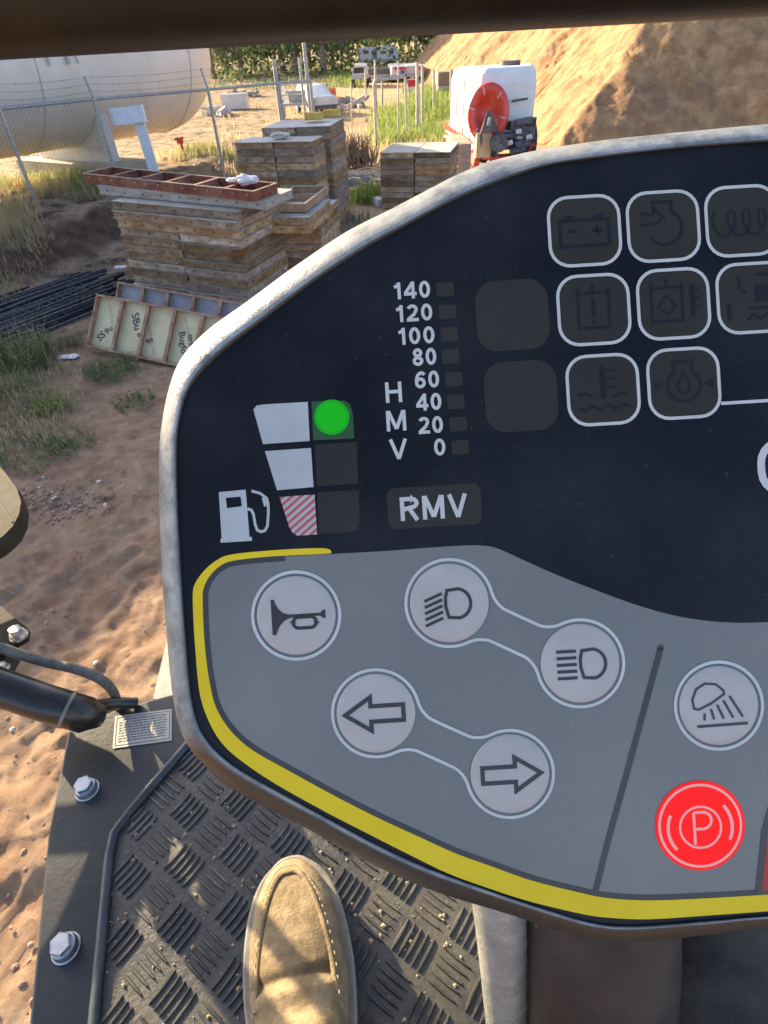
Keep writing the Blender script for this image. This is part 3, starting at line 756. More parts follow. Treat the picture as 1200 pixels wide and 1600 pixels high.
# low debris logs at the far left yard
for k, (px, py, Lg, lb) in enumerate(((322, 178, 1.5, 'pale debris heap behind the red valve post'), (385, 148, 1.2, 'dark rubble by the white container'), (525, 168, 1.6, 'grey debris pile right of the white car'), (545, 163, 1.2, 'small grey debris pile below the orange barrier'))):
    q = at(px, py, .1); rr = random.Random(k); m = MB()
    for j in range(14):
        m.box((q.x+rr.uniform(-1, 1)*Lg*.7, q.y+rr.uniform(-.6, .6), gz(q.x, q.y)+rr.uniform(.03, .3)), (rr.uniform(.2, .9), rr.uniform(.08, .2), rr.uniform(.05, .18)), Euler((rr.uniform(-.3, .3), rr.uniform(-.4, .4), rr.uniform(0, 3))).to_matrix())
    tag(m.build('debris_pile', mat('debris%d' % (k % 2), ((.45, .42, .38), (.2, .18, .16))[k % 2], ((.55, .52, .5), (.32, .3, .28))[k % 2], 3, .8), loc=(q.x, q.y, 0)), lb, 'debris')

# shed with corrugated roof
def shed():
    Y = 44.0; A = aty(795, 112, Y); B = aty(900, 112, Y)
    x0 = A.x; x1 = B.x+4; g = gz(x0, Y); ez = aty(800, 72, Y).z; ridge = ez+3.4
    o = thing('shed', 'white metal shed with a grey corrugated roof beyond the dirt mound', 'shed', ((x0+x1)/2, Y+3, g))
    D = 9.0
    m = MB(); m.box(((x0+x1)/2, Y+.05, (g+ez)/2), (x1-x0, .1, ez-g)); m.build('front_wall', M_white, o)
    m = MB(); m.add([(x0, Y+.1, g), (x0, Y+D, g), (x0, Y+D, ez), (x0, Y+D/2, ridge), (x0, Y+.1, ez)], [(0, 1, 2, 3, 4)])
    m.add([(x0+.1, Y+.1, g), (x0+.1, Y+D, g), (x0+.1, Y+D, ez), (x0+.1, Y+D/2, ridge), (x0+.1, Y+.1, ez)], [(4, 3, 2, 1, 0)]); m.build('gable_wall', M_white, o)
    m = MB(); n = 46; vs = []; fs = []
    for k in range(n*2+1):
        x = x0-.3+(x1-x0+.6)*k/(2*n); dz = .09*(k % 2)
        vs += [(x, Y-.4, ez-.25+dz), (x, Y+D/2, ridge+dz)]
        if k: fs.append((2*k-2, 2*k, 2*k+1, 2*k-1))
    m.add(vs, fs); m.build('corrugated_roof', mat('roof_grey', (.36, .36, .36), (.44, .44, .43), 2, .45, metal=.3), o)
    m = MB(); m.tube([(x0-.35, Y-.45, ez-.2), (x0-.35, Y+D/2, ridge+.12)], .09, 6); m.build('rake_trim', mat('orange_trim', (.42, .2, .08)), o)
    m = MB(); m.tube([(x0-.3, Y-.45, ez-.25), (x1, Y-.45, ez-.25)], .07, 6); m.build('gutter', M_white, o)
    for k in range(3):
        m = MB(); m.box((x0+1.2+k*1.6, Y-.02, g+ (ez-g)*.55), (.8, .04, .8)); m.build('window', M_glass, o)
shed()

# ------------------------------------------------------------------ hose reel water trailer
def water_trailer():
    Y = 14.2; base = at(745, 262, 0); o = thing('water_trailer', 'white water tank trailer with a red hose reel and pump beside the dirt mound', 'trailer', (base.x, Y, 0))
    def p(px, py, Yy=Y): return aty(px, py, Yy)
    M_poly = mat('white_poly', (.72, .70, .66), (.78, .76, .72), 3, .4, .05, 6)
    # tank: left lit side goes away, front face right of the reel
    A = p(745, 236); Bq = p(832, 228); Lft = p(702, 190, Y+1.9)
    zt = p(745, 108).z; zb = p(745, 232).z
    pl = [(Lft.x, Lft.y), (A.x, A.y), (Bq.x, Bq.y+.2), (Bq.x-.1+.5, Lft.y)]
    n = 14; rings = []
    for z, s in ((zb, .97), (zb+.06, 1), (zt-.25, 1), (zt-.08, .95), (zt, .8)):
        cx = sum(q[0] for q in pl)/4; cy = sum(q[1] for q in pl)/4; rg = []
        for i in range(4):
            a = Vector(pl[i]); b_ = Vector(pl[(i+1) % 4]); pv = Vector(pl[i-1]); r = .10
            e1 = (pv-a).normalized()*r; e2 = (b_-a).normalized()*r
            for t in (0, .25, .5, .75, 1): q = (a+e1)*(1-t)**2+a*2*t*(1-t)+(a+e2)*t*t; rg.append(Vector((cx+(q.x-cx)*s, cy+(q.y-cy)*s, z)))
        rings.append(rg)
    m = MB(); m.loft(rings, smooth=False); m.build('poly_tank', M_poly, o)
    for k in range(3):
        t = .25+.25*k; q = Vector((A.x, A.y)).lerp(Vector((Lft.x, Lft.y)), t); d = (Vector((A.x, A.y))-Vector((Lft.x, Lft.y))).normalized(); nn = Vector((d.y, -d.x))
        m = MB(); m.box((q.x-abs(nn.x)*.004, q.y-.004, (zt+zb)/2-.05), (.05, .03, zt-zb-.35), Matrix.Rotation(atan2(d.y, d.x), 3, 'Z')); m.build('tank_rib', mat('rib_shadow', (.5, .48, .45)), o)
    m = MB(); z = p(800, 157).z
    V, Fs, wd, ht = text_mesh('Fire', .02)
    # cap + lid
    c2 = Vector(((A.x+Bq.x)/2+.2, Y+1.1, zt)); m = MB(); m.tube([c2, c2+Vector((0, 0, .08))], .22, 16); m.build('tank_lid', M_dark, o)
    # red frame skirt
    m = MB(); z0 = p(740, 245).z; sk = [Vector((Lft.x-.08, Lft.y+.05, zb+.02)), Vector((A.x-.12, A.y-.1, zb+.0)), Vector((A.x+.03, A.y-.14, zb+.0)), Vector((Bq.x+.05, Bq.y+.02, zb))]
    m.tube(sk, .045, 4); 
    for q in sk: pass
    m.build('frame_rail', M_rd, o)
    m = MB(); m.add([p(695, 191, 15.7), p(746, 229, 13.85), p(748, 262, 13.85), p(739, 262, 13.85), p(728, 241, 14.2), p(697, 203, 15.7)], [(0, 1, 2, 3, 4, 5)])
    m.add([Vector((A.x-.14, A.y-.12, zb-.02)), Vector((A.x+.04, A.y-.12, zb-.02)), Vector((A.x+.04, A.y-.12, zb-.62)), Vector((A.x-.05, A.y-.14, zb-.55))], [(0, 1, 2, 3)]); sk = m.build('fender', M_rd, o)
    sk.modifiers.new('s', 'SOLIDIFY').thickness = .02
    # reel: disc facing us, tilted a bit left
    cr = p(763, 177, Y-.35); ax = Vector((-.35, -1, .1)).normalized(); R = .50
    sx = ax.cross(Vector((0, 0, 1))).normalized(); sz = sx.cross(ax)
    def ringp(r, d, n=40): return [cr+ax*d+(sx*cos(2*pi*k/n)*.82+sz*sin(2*pi*k/n))*r for k in range(n)]
    m = MB(); m.loft([ringp(.05, .0), ringp(R*.55, .02), ringp(R*.6, .07), ringp(R*.93, .09), ringp(R, .06), ringp(R, -.02), ringp(R*.3, -.04)]); 
    m.build('reel_disc', mat('reel_red', (.60, .035, .02), (.68, .06, .03), 6, .35, coat=.4), o)
    for k in range(6):
        a = k*pi/3+.2; m = MB(); q = cr+ax*.095+(sx*cos(a)*.82+sz*sin(a))*R*.77
        d = (sx*cos(a)*.82+sz*sin(a)); m.tube([q-d*R*.13, q+d*R*.13], .018, 6); m.build('reel_rib', mat('reel_pale', (.75, .35, .3)), o)
    m = MB(); m.loft([ringp(R*.55, -.06), ringp(R*.9, -.08), ringp(R*.9, -.3), ringp(R*.3, -.32)]); m.build('hose_coil', M_tyre, o)
    # A shaped dark stand in front
    f0 = p(764, 172, Y-.55); m = MB()
    for px in (752, 777):
        m.tube([f0, p(px, 208, Y-.55), p(px-1, 245, Y-.5)], .03, 6)
    m.build('reel_stand', M_dark, o)
    m = MB(); m.add([p(759, 178, Y-.56), p(769, 178, Y-.56), p(776, 206, Y-.56), p(752, 206, Y-.56)], [(0, 1, 2, 3)]); q = m.build('stand_plate', M_dark, o); q.modifiers.new('s', 'SOLIDIFY').thickness = .03
    m = MB(); m.tube([p(766, 183, Y-.62), p(763, 196, Y-.62)], .04, 8); m.build('crank_motor', galv, o)
    # battery box, engine
    a = p(754, 226, Y-.4); m = MB(); m.box((a.x, a.y, a.z), (.30, .3, .42)); m.build('battery_box', mat('tan_box', (.36, .28, .16), (.45, .36, .22), 6, .7), o)
    M_eng = mat('engine_dark', (.045, .045, .05), (.16, .15, .15), 14, .5, .4, 40, metal=.3)
    rr = random.Random(3); e0 = p(803, 214, Y-.3)
    m = MB()
    for k in range(26):
        q = e0+Vector((rr.uniform(-.45, .4), rr.uniform(-.15, .2), rr.uniform(-.28, .22))); s = rr.uniform(.06, .16)
        if k % 3: m.tube([q-Vector((s, 0, 0)), q+Vector((s, rr.uniform(-.05, .05), rr.uniform(-.05, .05)))], s*.6, 8)
        else: m.box(q, (s*2, s*1.5, s*1.4), Matrix.Rotation(rr.uniform(-.4, .4), 3, 'Z'))
    m.build('engine', M_eng, o)
    m = MB(); q = p(778, 222, Y-.55); m.tube([q, q+Vector((0, -.14, 0))], .17, 20); m.build('pump_housing', M_eng, o)
    for dx, dz in ((.28, .08), (.5, -.02), (.12, -.1)):
        m = MB(); q = p(785, 215, Y-.6)+Vector((dx, 0, dz)); m.tube([q, q+Vector((.07, -.05, .02))], .045, 8); m.build('pipe_fitting', M_white, o)
    m = MB(); m.box((p(800, 238).x-.1, Y-.3, p(800, 240).z), (1.2, .35, .05)); m.build('engine_deck', M_rd, o)
    m = MB(); mu = p(822, 192, Y-.3); m.tube([mu-Vector((.22, 0, .0)), mu+Vector((.12, 0, .04))], .07, 12); m.build('muffler', M_dark, o)
    for sx_ in (.3, 1.3):
        wheel(o, (A.x+sx_, Y+.9, .34), .34, .22, pi/2)
    m = MB(); m.tube([(A.x+.2, Y+.9, .34), (A.x+1.4, Y+.9, .34)], .04, 8); m.build('axle', M_dark, o)
    for q in ((A.x+.02, A.y-.05), (Bq.x-.05, Bq.y)):
        m = MB(); m.tube([(q[0], q[1], zb), (q[0], q[1], .0)], .035, 6); m.build('support_leg', M_rd, o)
    for (px0, py0, ww, hh) in ((812, 156, .35, .05),):
        a = p(812, 156, Y+.08)
        m = MB(); m.box((a.x, a.y-.02, a.z), (.32, .01, .04), Matrix.Rotation(-.1, 3, 'Y')); m.build('tank_print', M_dark, o)
water_trailer()
# timber box next to the right stack
A = aty(716, 290, 11.9); m = MB()
tz = .75; pl = [(q.x, q.y) for q in (at(716, 226, tz), at(737, 224, tz), at(721, 209, tz), at(697, 211, tz))]
m.prism(pl, -.05, tz); o = m.build('timber_crate', mat('crate_wood', (.34, .22, .14), (.46, .33, .22), 5, .8, .2, 30, stretch=(1, 1, 6)), loc=(A.x, 12.4, 0)); tag(o, 'tall brown timber crate between the right stack and the red fender', 'crate')
for k, (px, py, Y, sz, lb) in enumerate(((763, 254, 13.0, (.3, .25, .22), 'pinkish broken block in front of the trailer pump'), (787, 252, 13.2, (.34, .2, .18), 'pale broken block right of the pinkish one'), (812, 246, 13.4, (.16, .14, .26), 'white broken lump at the right end of the trailer'))):
    q = aty(px, py, Y); crumple('rubble_block', (q.x, Y, .12), (sz[0]*.6, sz[1]*.6, sz[2]*.8), mat('rubble%d' % k, (.5, .4, .36), (.62, .52, .47), 6, .9, .3), lb, 'rubble', 20+k, .9)

# brush pile + wire roll
def brush():
    c = at(556, 262, .0); c = Vector((c.x, c.y, 0)); rr = random.Random(2); m = MB()
    for k in range(260):
        a = rr.uniform(0, 2*pi); r = rr.uniform(0, .55); st = c+Vector((cos(a)*r, sin(a)*r*.7, rr.uniform(0, .1)))
        h = rr.uniform(.25, .62); en = st+Vector((rr.gauss(0, .16), rr.gauss(0, .16), h)); md = st.lerp(en, .5)+Vector((rr.gauss(0, .06), rr.gauss(0, .06), 0))
        m.tube([st, md, en], [.012, .01, .004], 3)
    for k in range(8):
        st = c+Vector((rr.uniform(-.5, .3), -.1, .4)); m.tube([st, st+Vector((rr.uniform(-.5, .5), 0, rr.uniform(.2, .55)))], [.014, .004], 4)
    tag(m.build('brush_pile', mat('twigs', (.14, .10, .07), (.26, .2, .15), 6, .9), loc=c), 'brown heap of dry brush between the middle and right stacks', 'brush pile')
    c = at(562, 296, 0); m = MB()
    for k in range(60):
        pts = []; z0 = rr.uniform(.05, .28); rx = rr.uniform(.25, .55); ry = rr.uniform(.1, .3); ph = rr.uniform(0, 6)
        for j in range(9): a = ph+j*.5; pts.append(c+Vector((cos(a)*rx, sin(a)*ry, z0+.06*sin(a*2+k))))
        m.tube(pts, .006, 3)
    tag(m.build('wire_roll', galv, loc=(c.x, c.y, 0)), 'tangled grey roll of wire mesh below the brush heap', 'wire roll')
brush()

# ------------------------------------------------------------------ vegetation
def leafy(m, f=.5):
    t = m.node_tree; b = t.nodes['Principled BSDF']; o = [n for n in t.nodes if n.type == 'OUTPUT_MATERIAL'][0]
    tr = t.nodes.new('ShaderNodeBsdfTranslucent'); mx = t.nodes.new('ShaderNodeMixShader'); mx.inputs[0].default_value = f
    src = b.inputs['Base Color'].links
    if src: t.links.new(src[0].from_socket, tr.inputs[0])
    else: tr.inputs[0].default_value = b.inputs['Base Color'].default_value
    t.links.new(b.outputs[0], mx.inputs[1]); t.links.new(tr.outputs[0], mx.inputs[2]); t.links.new(mx.outputs[0], o.inputs[0]); return m
M_gr = [leafy(mat('grass_green', (.14, .22, .04), (.28, .33, .09), 3, .6)), leafy(mat('grass_dry', (.40, .32, .17), (.55, .46, .27), 3, .7)), leafy(mat('weed_green', (.08, .13, .05), (.17, .22, .09), 5, .6)), leafy(mat('grass_red', (.36, .16, .07), (.45, .25, .12), 3, .7))]
def blades(mb, c, n, rad, h, wd, rr, lean=.5, mi=0, leafy=False):
    for k in range(n):
        a = rr.uniform(0, 2*pi); r = rad*sqrt(rr.random()); x = c[0]+cos(a)*r; y = c[1]+sin(a)*r; z = c[2] if len(c) > 2 and c[2] is not None else gz(x, y)
        hh = h*rr.uniform(.5, 1.15); b = rr.uniform(0, 2*pi); l = hh*lean*rr.uniform(.2, 1.2); t = Vector((-sin(b), cos(b), 0))*wd*.5; d = Vector((cos(b), sin(b), 0))
        p0 = Vector((x, y, z-.01)); p1 = p0+d*l*.35+Vector((0, 0, hh*.6)); p2 = p0+d*l+Vector((0, 0, hh))
        mb.add([p0-t, p0+t, p1+t*.8, p1-t*.8, p2], [(0, 1, 2, 3), (3, 2, 4)], mi)
        if leafy:
            for q in range(4):
                u_ = rr.uniform(.3, 1); c0 = p0.lerp(p2, u_); e = Vector((rr.gauss(0, 1), rr.gauss(0, 1), rr.gauss(0, .5))).normalized()*rr.uniform(.015, .04); s = e.cross(Vector((0, 0, 1)))*.3
                mb.add([c0, c0+e*.5+s, c0+e, c0+e*.5-s], [(0, 1, 2, 3)], mi)
def weed(px, py, n, rad, h, label, mi=2, wd=.006, lean=.7, name='weed', leafy=True, second=None):
    q = G(px, py); m = MB(); rr = random.Random(px*7+py); blades(m, (q.x, q.y, q.z), n, rad, h, wd, rr, lean, 0, leafy)
    if second is not None: blades(m, (q.x, q.y, q.z), n//3, rad*1.1, h*1.2, wd*.7, rr, lean, 1)
    return tag(m.build(name, [M_gr[mi], M_gr[1]], loc=(q.x, q.y, q.z)), label, 'weed')
weed(35, 570, 420, .30, .30, 'bushy bright green weed at the near end of the rebar pile', 2, second=1)
weed(175, 582, 170, .24, .12, 'low green weed growing at the foot of the yellow panel', 2)
weed(212, 632, 70, .17, .09, 'small flat weed on the dirt right of the path', 2)
weed(60, 712, 90, .26, .10, 'spreading green weed nearest the machine on the left', 2)
weed(105, 700, 60, .2, .07, 'small green runner of weed right of the nearest weed', 2)
weed(80, 640, 70, .15, .16, 'yellowish upright weed in the dry grass on the left', 0, second=1)
weed(15, 620, 80, .25, .2, 'grey green weed at the left edge below the rebar', 2, second=1)
weed(100, 545, 60, .16, .16, 'small weed poking up among the near rods', 2)
weed(130, 470, 50, .2, .15, 'thin weed poking up among the far rods', 2)
weed(220, 465, 60, .12, .15, 'dark weed tuft at the left foot of the nearest stack', 2)
def field(name, label_cat, polys, dens, h, mi, seed, wd=.006, lean=.6):
    rr = random.Random(seed); m = MB()
    for (pxa, pya, pxb, pyb, n, hh, k) in polys:
        for j in range(n):
            px = rr.uniform(pxa, pxb); py = rr.uniform(pya, pyb); q = at(px, py, 0)
            if vn(np.array([q.x*1.2]), np.array([q.y*1.2]), 90)[0] < .28: continue
            blades(m, (q.x, q.y, gz(q.x, q.y)), dens, .10+.012*q.y, h*hh, wd*(1+q.y*.10), rr, lean, k)
    o = m.build(name, M_gr, kind='stuff'); o['label'] = label_cat; o['category'] = 'grass'; return o
field('grass', 'green and dry grass growing under the fence and the tank', [(-60, 290, 175, 345, 420, 1.1, 0), (-60, 290, 195, 350, 380, 1.0, 1), (-60, 345, 70, 420, 260, .9, 1), (-40, 335, 190, 352, 240, .6, 1), (30, 330, 60, 345, 30, 1, 3), (265, 255, 375, 285, 160, .7, 1), (300, 262, 360, 280, 60, .7, 0)], 9, .28, 0, 1)
field('dry_grass', 'sparse dry grey grass on the shaded dirt at the left', [(-60, 395, 60, 480, 190, .8, 1), (-50, 560, 110, 690, 120, .7, 1), (-50, 600, 120, 710, 80, .5, 2), (60, 400, 200, 430, 22, .6, 1), (-50, 470, 60, 560, 60, 1, 1)], 7, .16, 1, 2, .005, .9)
field('green_grass', 'tall green grass around the gate and the brush heap', [(585, 170, 705, 232, 420, 1.2, 0), (640, 140, 705, 185, 300, 1.6, 0), (555, 290, 600, 325, 120, 1.0, 0), (585, 215, 710, 240, 140, .8, 1), (525, 330, 560, 350, 40, .7, 2)], 8, .30, 0, 3, .008)
field('far_grass', 'dry tussocks scattered over the sunlit yard', [(330, 118, 560, 140, 260, 1.2, 2), (340, 120, 720, 235, 230, .7, 1), (520, 118, 560, 135, 120, 1.6, 0)], 5, .30, 1, 4, .010)

# pebbles and clods
def pebbles():
    rr = random.Random(9); m = MB()
    bm = bmesh.new(); bmesh.ops.create_icosphere(bm, subdivisions=1, radius=1); bv = [v.co.copy() for v in bm.verts]; bf = [tuple(v.index for v in f.verts) for f in bm.faces]; bm.free()
    for k in range(1300):
        px = rr.uniform(-40, 330); py = rr.uniform(430, 1650) if k % 2 else rr.uniform(760, 820)
        if k % 2 == 0: px = rr.gauss(95, 45); py = rr.gauss(785, 16)
        q = G(px, py); s = rr.choice((.003, .004, .006, .010))*rr.uniform(.6, 1.3)*(1 if k % 2 else 1.3)
        sc = Vector((rr.uniform(.7, 1.5), rr.uniform(.7, 1.3), rr.uniform(.4, .8)))
        R = Matrix.Rotation(rr.uniform(0, 6), 3, 'Z')
        m.add([q+R @ Vector((v.x*s*sc.x, v.y*s*sc.y, v.z*s*sc.z+s*.2)) for v in bv], bf, int(k % 23 == 0))
    o = m.build('pebbles', [mat('clod', (.24, .15, .11), (.36, .25, .18), 20, .95), mat('pale_stone', (.5, .45, .4), (.62, .58, .53), 20, .9)], kind='stuff')
    o['label'] = 'small clods and pebbles scattered over the dirt'; o['category'] = 'pebbles'
pebbles()

# trees
M_bark = mat('bark', (.22, .15, .10), (.36, .27, .20), 4, .9, .4, 10)
M_leaf = [leafy(mat('leaf_dark', (.05, .085, .03), (.12, .15, .06), .6, .7, rand=.2), .4), leafy(mat('leaf_yellow', (.14, .17, .05), (.24, .26, .09), .6, .7, rand=.2), .4)]
def tree_proto(seed, hgt, rad, leaves, mi):
    rr = random.Random(seed); tr = MB(); cr = MB()
    tr.tube([(0, 0, -.3), (.05, 0, hgt*.3), (-.05, .05, hgt*.65), (0, 0, hgt*.92)], [rad*.09, rad*.07, rad*.045, .02], 8)
    for k in range(12):
        a = rr.uniform(0, 6.28); z = hgt*rr.uniform(.2, .8); L = rad*rr.uniform(.5, .95)*(1.1-z/hgt*.7)
        tr.tube([(0, 0, z), (cos(a)*L*.5, sin(a)*L*.5, z+L*.25), (cos(a)*L, sin(a)*L, z+L*.35)], [.06, .04, .01], 5)
    cl = []
    for k in range(46):
        t = rr.random()**.8; z = hgt*(.12+.86*t); R = rad*(1.0-.75*t**1.5)*(.75+.45*rr.random()); a = rr.uniform(0, 6.28); r = R*sqrt(rr.uniform(.15, 1))
        cl.append((cos(a)*r, sin(a)*r, z, rad*rr.uniform(.18, .34)))
    for k in range(leaves):
        cx, cy, cz, s = rr.choice(cl); d = Vector((rr.gauss(0, 1), rr.gauss(0, 1), rr.gauss(0, .8))).normalized()*s*rr.uniform(.6, 1.1)
        c = Vector((cx, cy, cz))+d; u_ = Vector((rr.gauss(0, 1), rr.gauss(0, 1), rr.gauss(0, 1))).normalized(); v_ = u_.cross(Vector((rr.gauss(0, 1), rr.gauss(0, 1), rr.gauss(0, 1)))).normalized(); q = rr.uniform(.10, .2)
        cr.add([c-u_*q, c+v_*q*.6, c+u_*q, c-v_*q*.6], [(0, 1, 2, 3)])
    o = thing('tree', '', 'tree'); build_local(tr, 'trunk', M_bark, o); build_local(cr, 'crown', M_leaf[mi], o); return o
TP = [tree_proto(1, 11, 2.6, 3600, 0), tree_proto(2, 9.5, 2.9, 3600, 1), tree_proto(3, 12, 2.2, 3200, 0)]
used = set(); rr = random.Random(4)
TL = [(330, 66, 1), (352, 72, 0), (375, 70, 2), (398, 74, 0), (418, 72, 2), (440, 70, 0), (462, 66, 1), (484, 74, 0), (505, 64, 1), (520, 70, 0), (545, 76, 2), (580, 80, 0), (605, 80, 1), (628, 82, 0), (650, 76, 2), (672, 78, 1), (695, 76, 0), (716, 74, 1), (738, 72, 0), (758, 70, 2), (776, 74, 1), (300, 74, 2), (430, 88, 1), (560, 92, 0), (640, 92, 2), (700, 92, 0), (365, 90, 0), (800, 84, 2), (480, 92, 2)]
desc = {0: 'broad dark green tree', 1: 'yellowish green tree', 2: 'slim dark conifer'}
marks = ['right beside the tank end', 'left of the bare trunk', 'behind the bare trunk', 'above the white container', 'left of the thick galvanised post', 'just above the thick galvanised post', 'between the thick and the tall post', 'left of the tall bare post', 'right of the tall bare post', 'beside the orange end of the camper', 'behind the camper end', 'behind the middle of the camper', 'behind the right half of the camper', 'above the red marked trailer', 'behind the pale trailer', 'above the twin pale posts', 'above the bluish trailer', 'behind the brown box container', 'left of the water tank top', 'above the water tank', 'beside the shed gable', 'farthest left, behind the tank', 'in the back row above the galvanised post', 'in the back row left of the camper', 'in the back row over the pale trailer', 'in the back row over the bluish trailer', 'in the back row above the container', 'behind the shed roof', 'in the back row at the tall post']
for (px, Y, k), mk in zip(TL, marks):
    q = aty(px, 100, Y); o = TP[k] if k not in used else copy_tree(TP[k]); used.add(k)
    s = rr.uniform(.85, 1.2); o.location = (q.x, Y, gz(q.x, Y)-.1); o.rotation_euler = (0, 0, rr.uniform(0, 6)); o.scale = (s, s, s*rr.uniform(.9, 1.15))
    o['label'] = desc[k]+' '+mk; o['group'] = 'trees along the far edge of the yard'
# undergrowth band below the trees
m = MB(); rr = random.Random(6)
for k in range(3600):
    px = rr.uniform(250, 860); Y = rr.uniform(60, 84); q = aty(px, 100, Y); z = gz(q.x, Y)+rr.uniform(0, 1.0)**1.5*2.2; c = Vector((q.x+rr.uniform(-.3, .3), Y, z))
    u_ = Vector((rr.gauss(0, 1), rr.gauss(0, 1), rr.gauss(0, 1))).normalized(); v_ = u_.orthogonal().normalized(); s = rr.uniform(.12, .3)
    m.add([c-u_*s, c+v_*s*.6, c+u_*s, c-v_*s*.6], [(0, 1, 2, 3)], k % 3 == 0)
o = m.build('undergrowth', M_leaf, kind='stuff'); o['label'] = 'scrubby undergrowth under the row of trees'; o['category'] = 'bushes'
# far wooded hill behind the trees
xs = np.linspace(-260, 260, 120); m = MB(); vs = []; fs = []
for i, x in enumerate(xs):
    h = 22+8*float(fbm(np.array([x*.02]), np.array([0.]), 81)[0])*2
    vs += [(x, 190, -1), (x, 225, h*.6), (x, 270, h)]
    if i:
        a = (i-1)*3
        for j in range(2): fs.append((a+j, a+3+j, a+4+j, a+1+j))
m.add(vs, fs, 0, True); m.build('hills', mat('hill', (.05, .07, .03), (.12, .12, .06), .12, .9, .6, .5), kind='structure')

# ================================================================== ROAD ROLLER (the machine we sit in)
FLZ = H-.70
RR = thing('road_roller', 'black and grey road roller seen from its driver seat, its instrument panel filling the view', 'road roller', (0, .6, 0))
M_blk = mat('black_steel', (.012, .015, .019), (.024, .028, .032), 6, .36, .12, 90, c3=(.030, .032, .032), spec=.5)
M_blkg = mat('gloss_black', (.012, .010, .008), (.03, .025, .018), 9, .28, .06, 30, coat=.2)
M_zinc = mat('zinc_bolt', (.55, .57, .60), (.70, .70, .68), 30, .3, .1, 80, metal=.9)
def poly3(mb, pts, z0, z1, mi=0):
    mb.prism([(p.x, p.y) for p in pts], z0, z1, mi)
# frame plate
m = MB(); fr = [at(x, y, FLZ) for x, y in ((15, 1790), (45, 1600), (75, 1300), (108, 1133), (150, 1117), (270, 1084), (420, 1046), (900, 930), (1250, 900))]
rear = Vector((fr[-1].x, -.25, FLZ)); r2 = Vector((fr[0].x, -.25, FLZ))
poly3(m, [Vector((fr[0].x+.01, -.25, 0))]+[rear]+fr[::-1][:-0 or None], FLZ-.05, FLZ)
o = m.build('floor_frame', M_blk, RR); bv = o.modifiers.new('b', 'BEVEL'); bv.width = .003; bv.segments = 2
# tread plate
M_trd = mat('tread_plate', (.016, .017, .017), (.052, .048, .036), 9, .42, .35, 140, c3=(.09, .08, .055), spec=.7, lo=.40, hi=.66, rvar=.12); M_lug = mat('tread_worn', (.03, .03, .028), (.09, .088, .075), 30, .30, .25, 160, c3=(.16, .15, .12), spec=.8, metal=.25)
tp = [at(x, y, FLZ+.008) for x, y in ((128, 1790), (147, 1600), (174, 1303), (304, 1150), (420, 1022))]
tpp = [Vector((p.x, p.y, 0)) for p in tp]+[Vector((.3, tp[-1].y, 0)), Vector((.62, tp[-1].y, 0)), Vector((.62, -.22, 0)), Vector((tp[0].x+.01, -.22, 0))]
m = MB(); poly3(m, tpp, FLZ+.001, FLZ+.009); tread = m.build('tread_plate', M_trd, RR); bv = tread.modifiers.new('b', 'BEVEL'); bv.width = .003; bv.segments = 2
def inside(p, poly):
    c = False; n = len(poly)
    for i in range(n):
        a = poly[i]; b_ = poly[i-1]
        if (a[1] > p[1]) != (b_[1] > p[1]) and p[0] < (b_[0]-a[0])*(p[1]-a[1])/(b_[1]-a[1])+a[0]: c = not c
    return c
pin = [(p.x, p.y) for p in tpp]
# lug lattice: read two steps of the lattice on the plate
o0 = at(207, 1374, FLZ); e1 = at(288, 1367, FLZ)-o0; e2 = at(207, 1472, FLZ)-o0
e1.z = e2.z = 0
U = (e1+e2)*.5; V2 = (e1-e2)*.5      # half diagonals
Lh = (U.length+V2.length)/2; U = U.normalized()*Lh; V2 = (V2-U*V2.dot(U)/U.dot(U)).normalized()*Lh
lug = MB()
def lugbar(mb, c, d, n_, L, w_, h):
    d = d.normalized(); n_ = n_.normalized(); k = 6; z = FLZ+.009
    ring0 = []; ring1 = []
    for i in range(2*k):
        a = pi*i/k; x = cos(a); y = sin(a); s = 1 if x > 0 else -1
        base = d*(x*L*.5); off = n_*(y*w_*.5)
        ring0.append(Vector((c.x, c.y, z-.001))+base+off); ring1.append(Vector((c.x, c.y, z+h))+base*.86+off*.45)
    mb.loft([ring0, ring1], smooth=False)
for i in range(-16, 22):
    for j in range(-22, 16):
        c = o0+U*i+V2*j; par = (i+j) % 2
        d, n_ = (V2, U) if par == 0 else (U, V2)
        if not (-.5 < c.x < .62 and -.24 < c.y < 1.0): continue
        for k in range(-2, 3):
            cc = c+n_.normalized()*k*Lh*.185
            ok = all(inside(((cc+d.normalized()*s*Lh*.40).x, (cc+d.normalized()*s*Lh*.40).y), pin) for s in (-1, 0, 1))
            if ok: lugbar(lug, cc, d, n_, Lh*.82, Lh*.11, .0022)
lug.build('tread_lugs', M_lug, tread, kind='stuff')
# rubber edge roll between plate and frame
m = MB(); ed = [at(x, y, FLZ+.012) for x, y in ((430, 1008), (300, 1155), (200, 1272), (178, 1302), (170, 1340), (146, 1600), (130, 1790))]
m.tube(ed, .0055, 8); m.build('edge_trim', mat('edge_rubber', (.03, .04, .05), (.06, .07, .08), 20, .4, .1), RR)
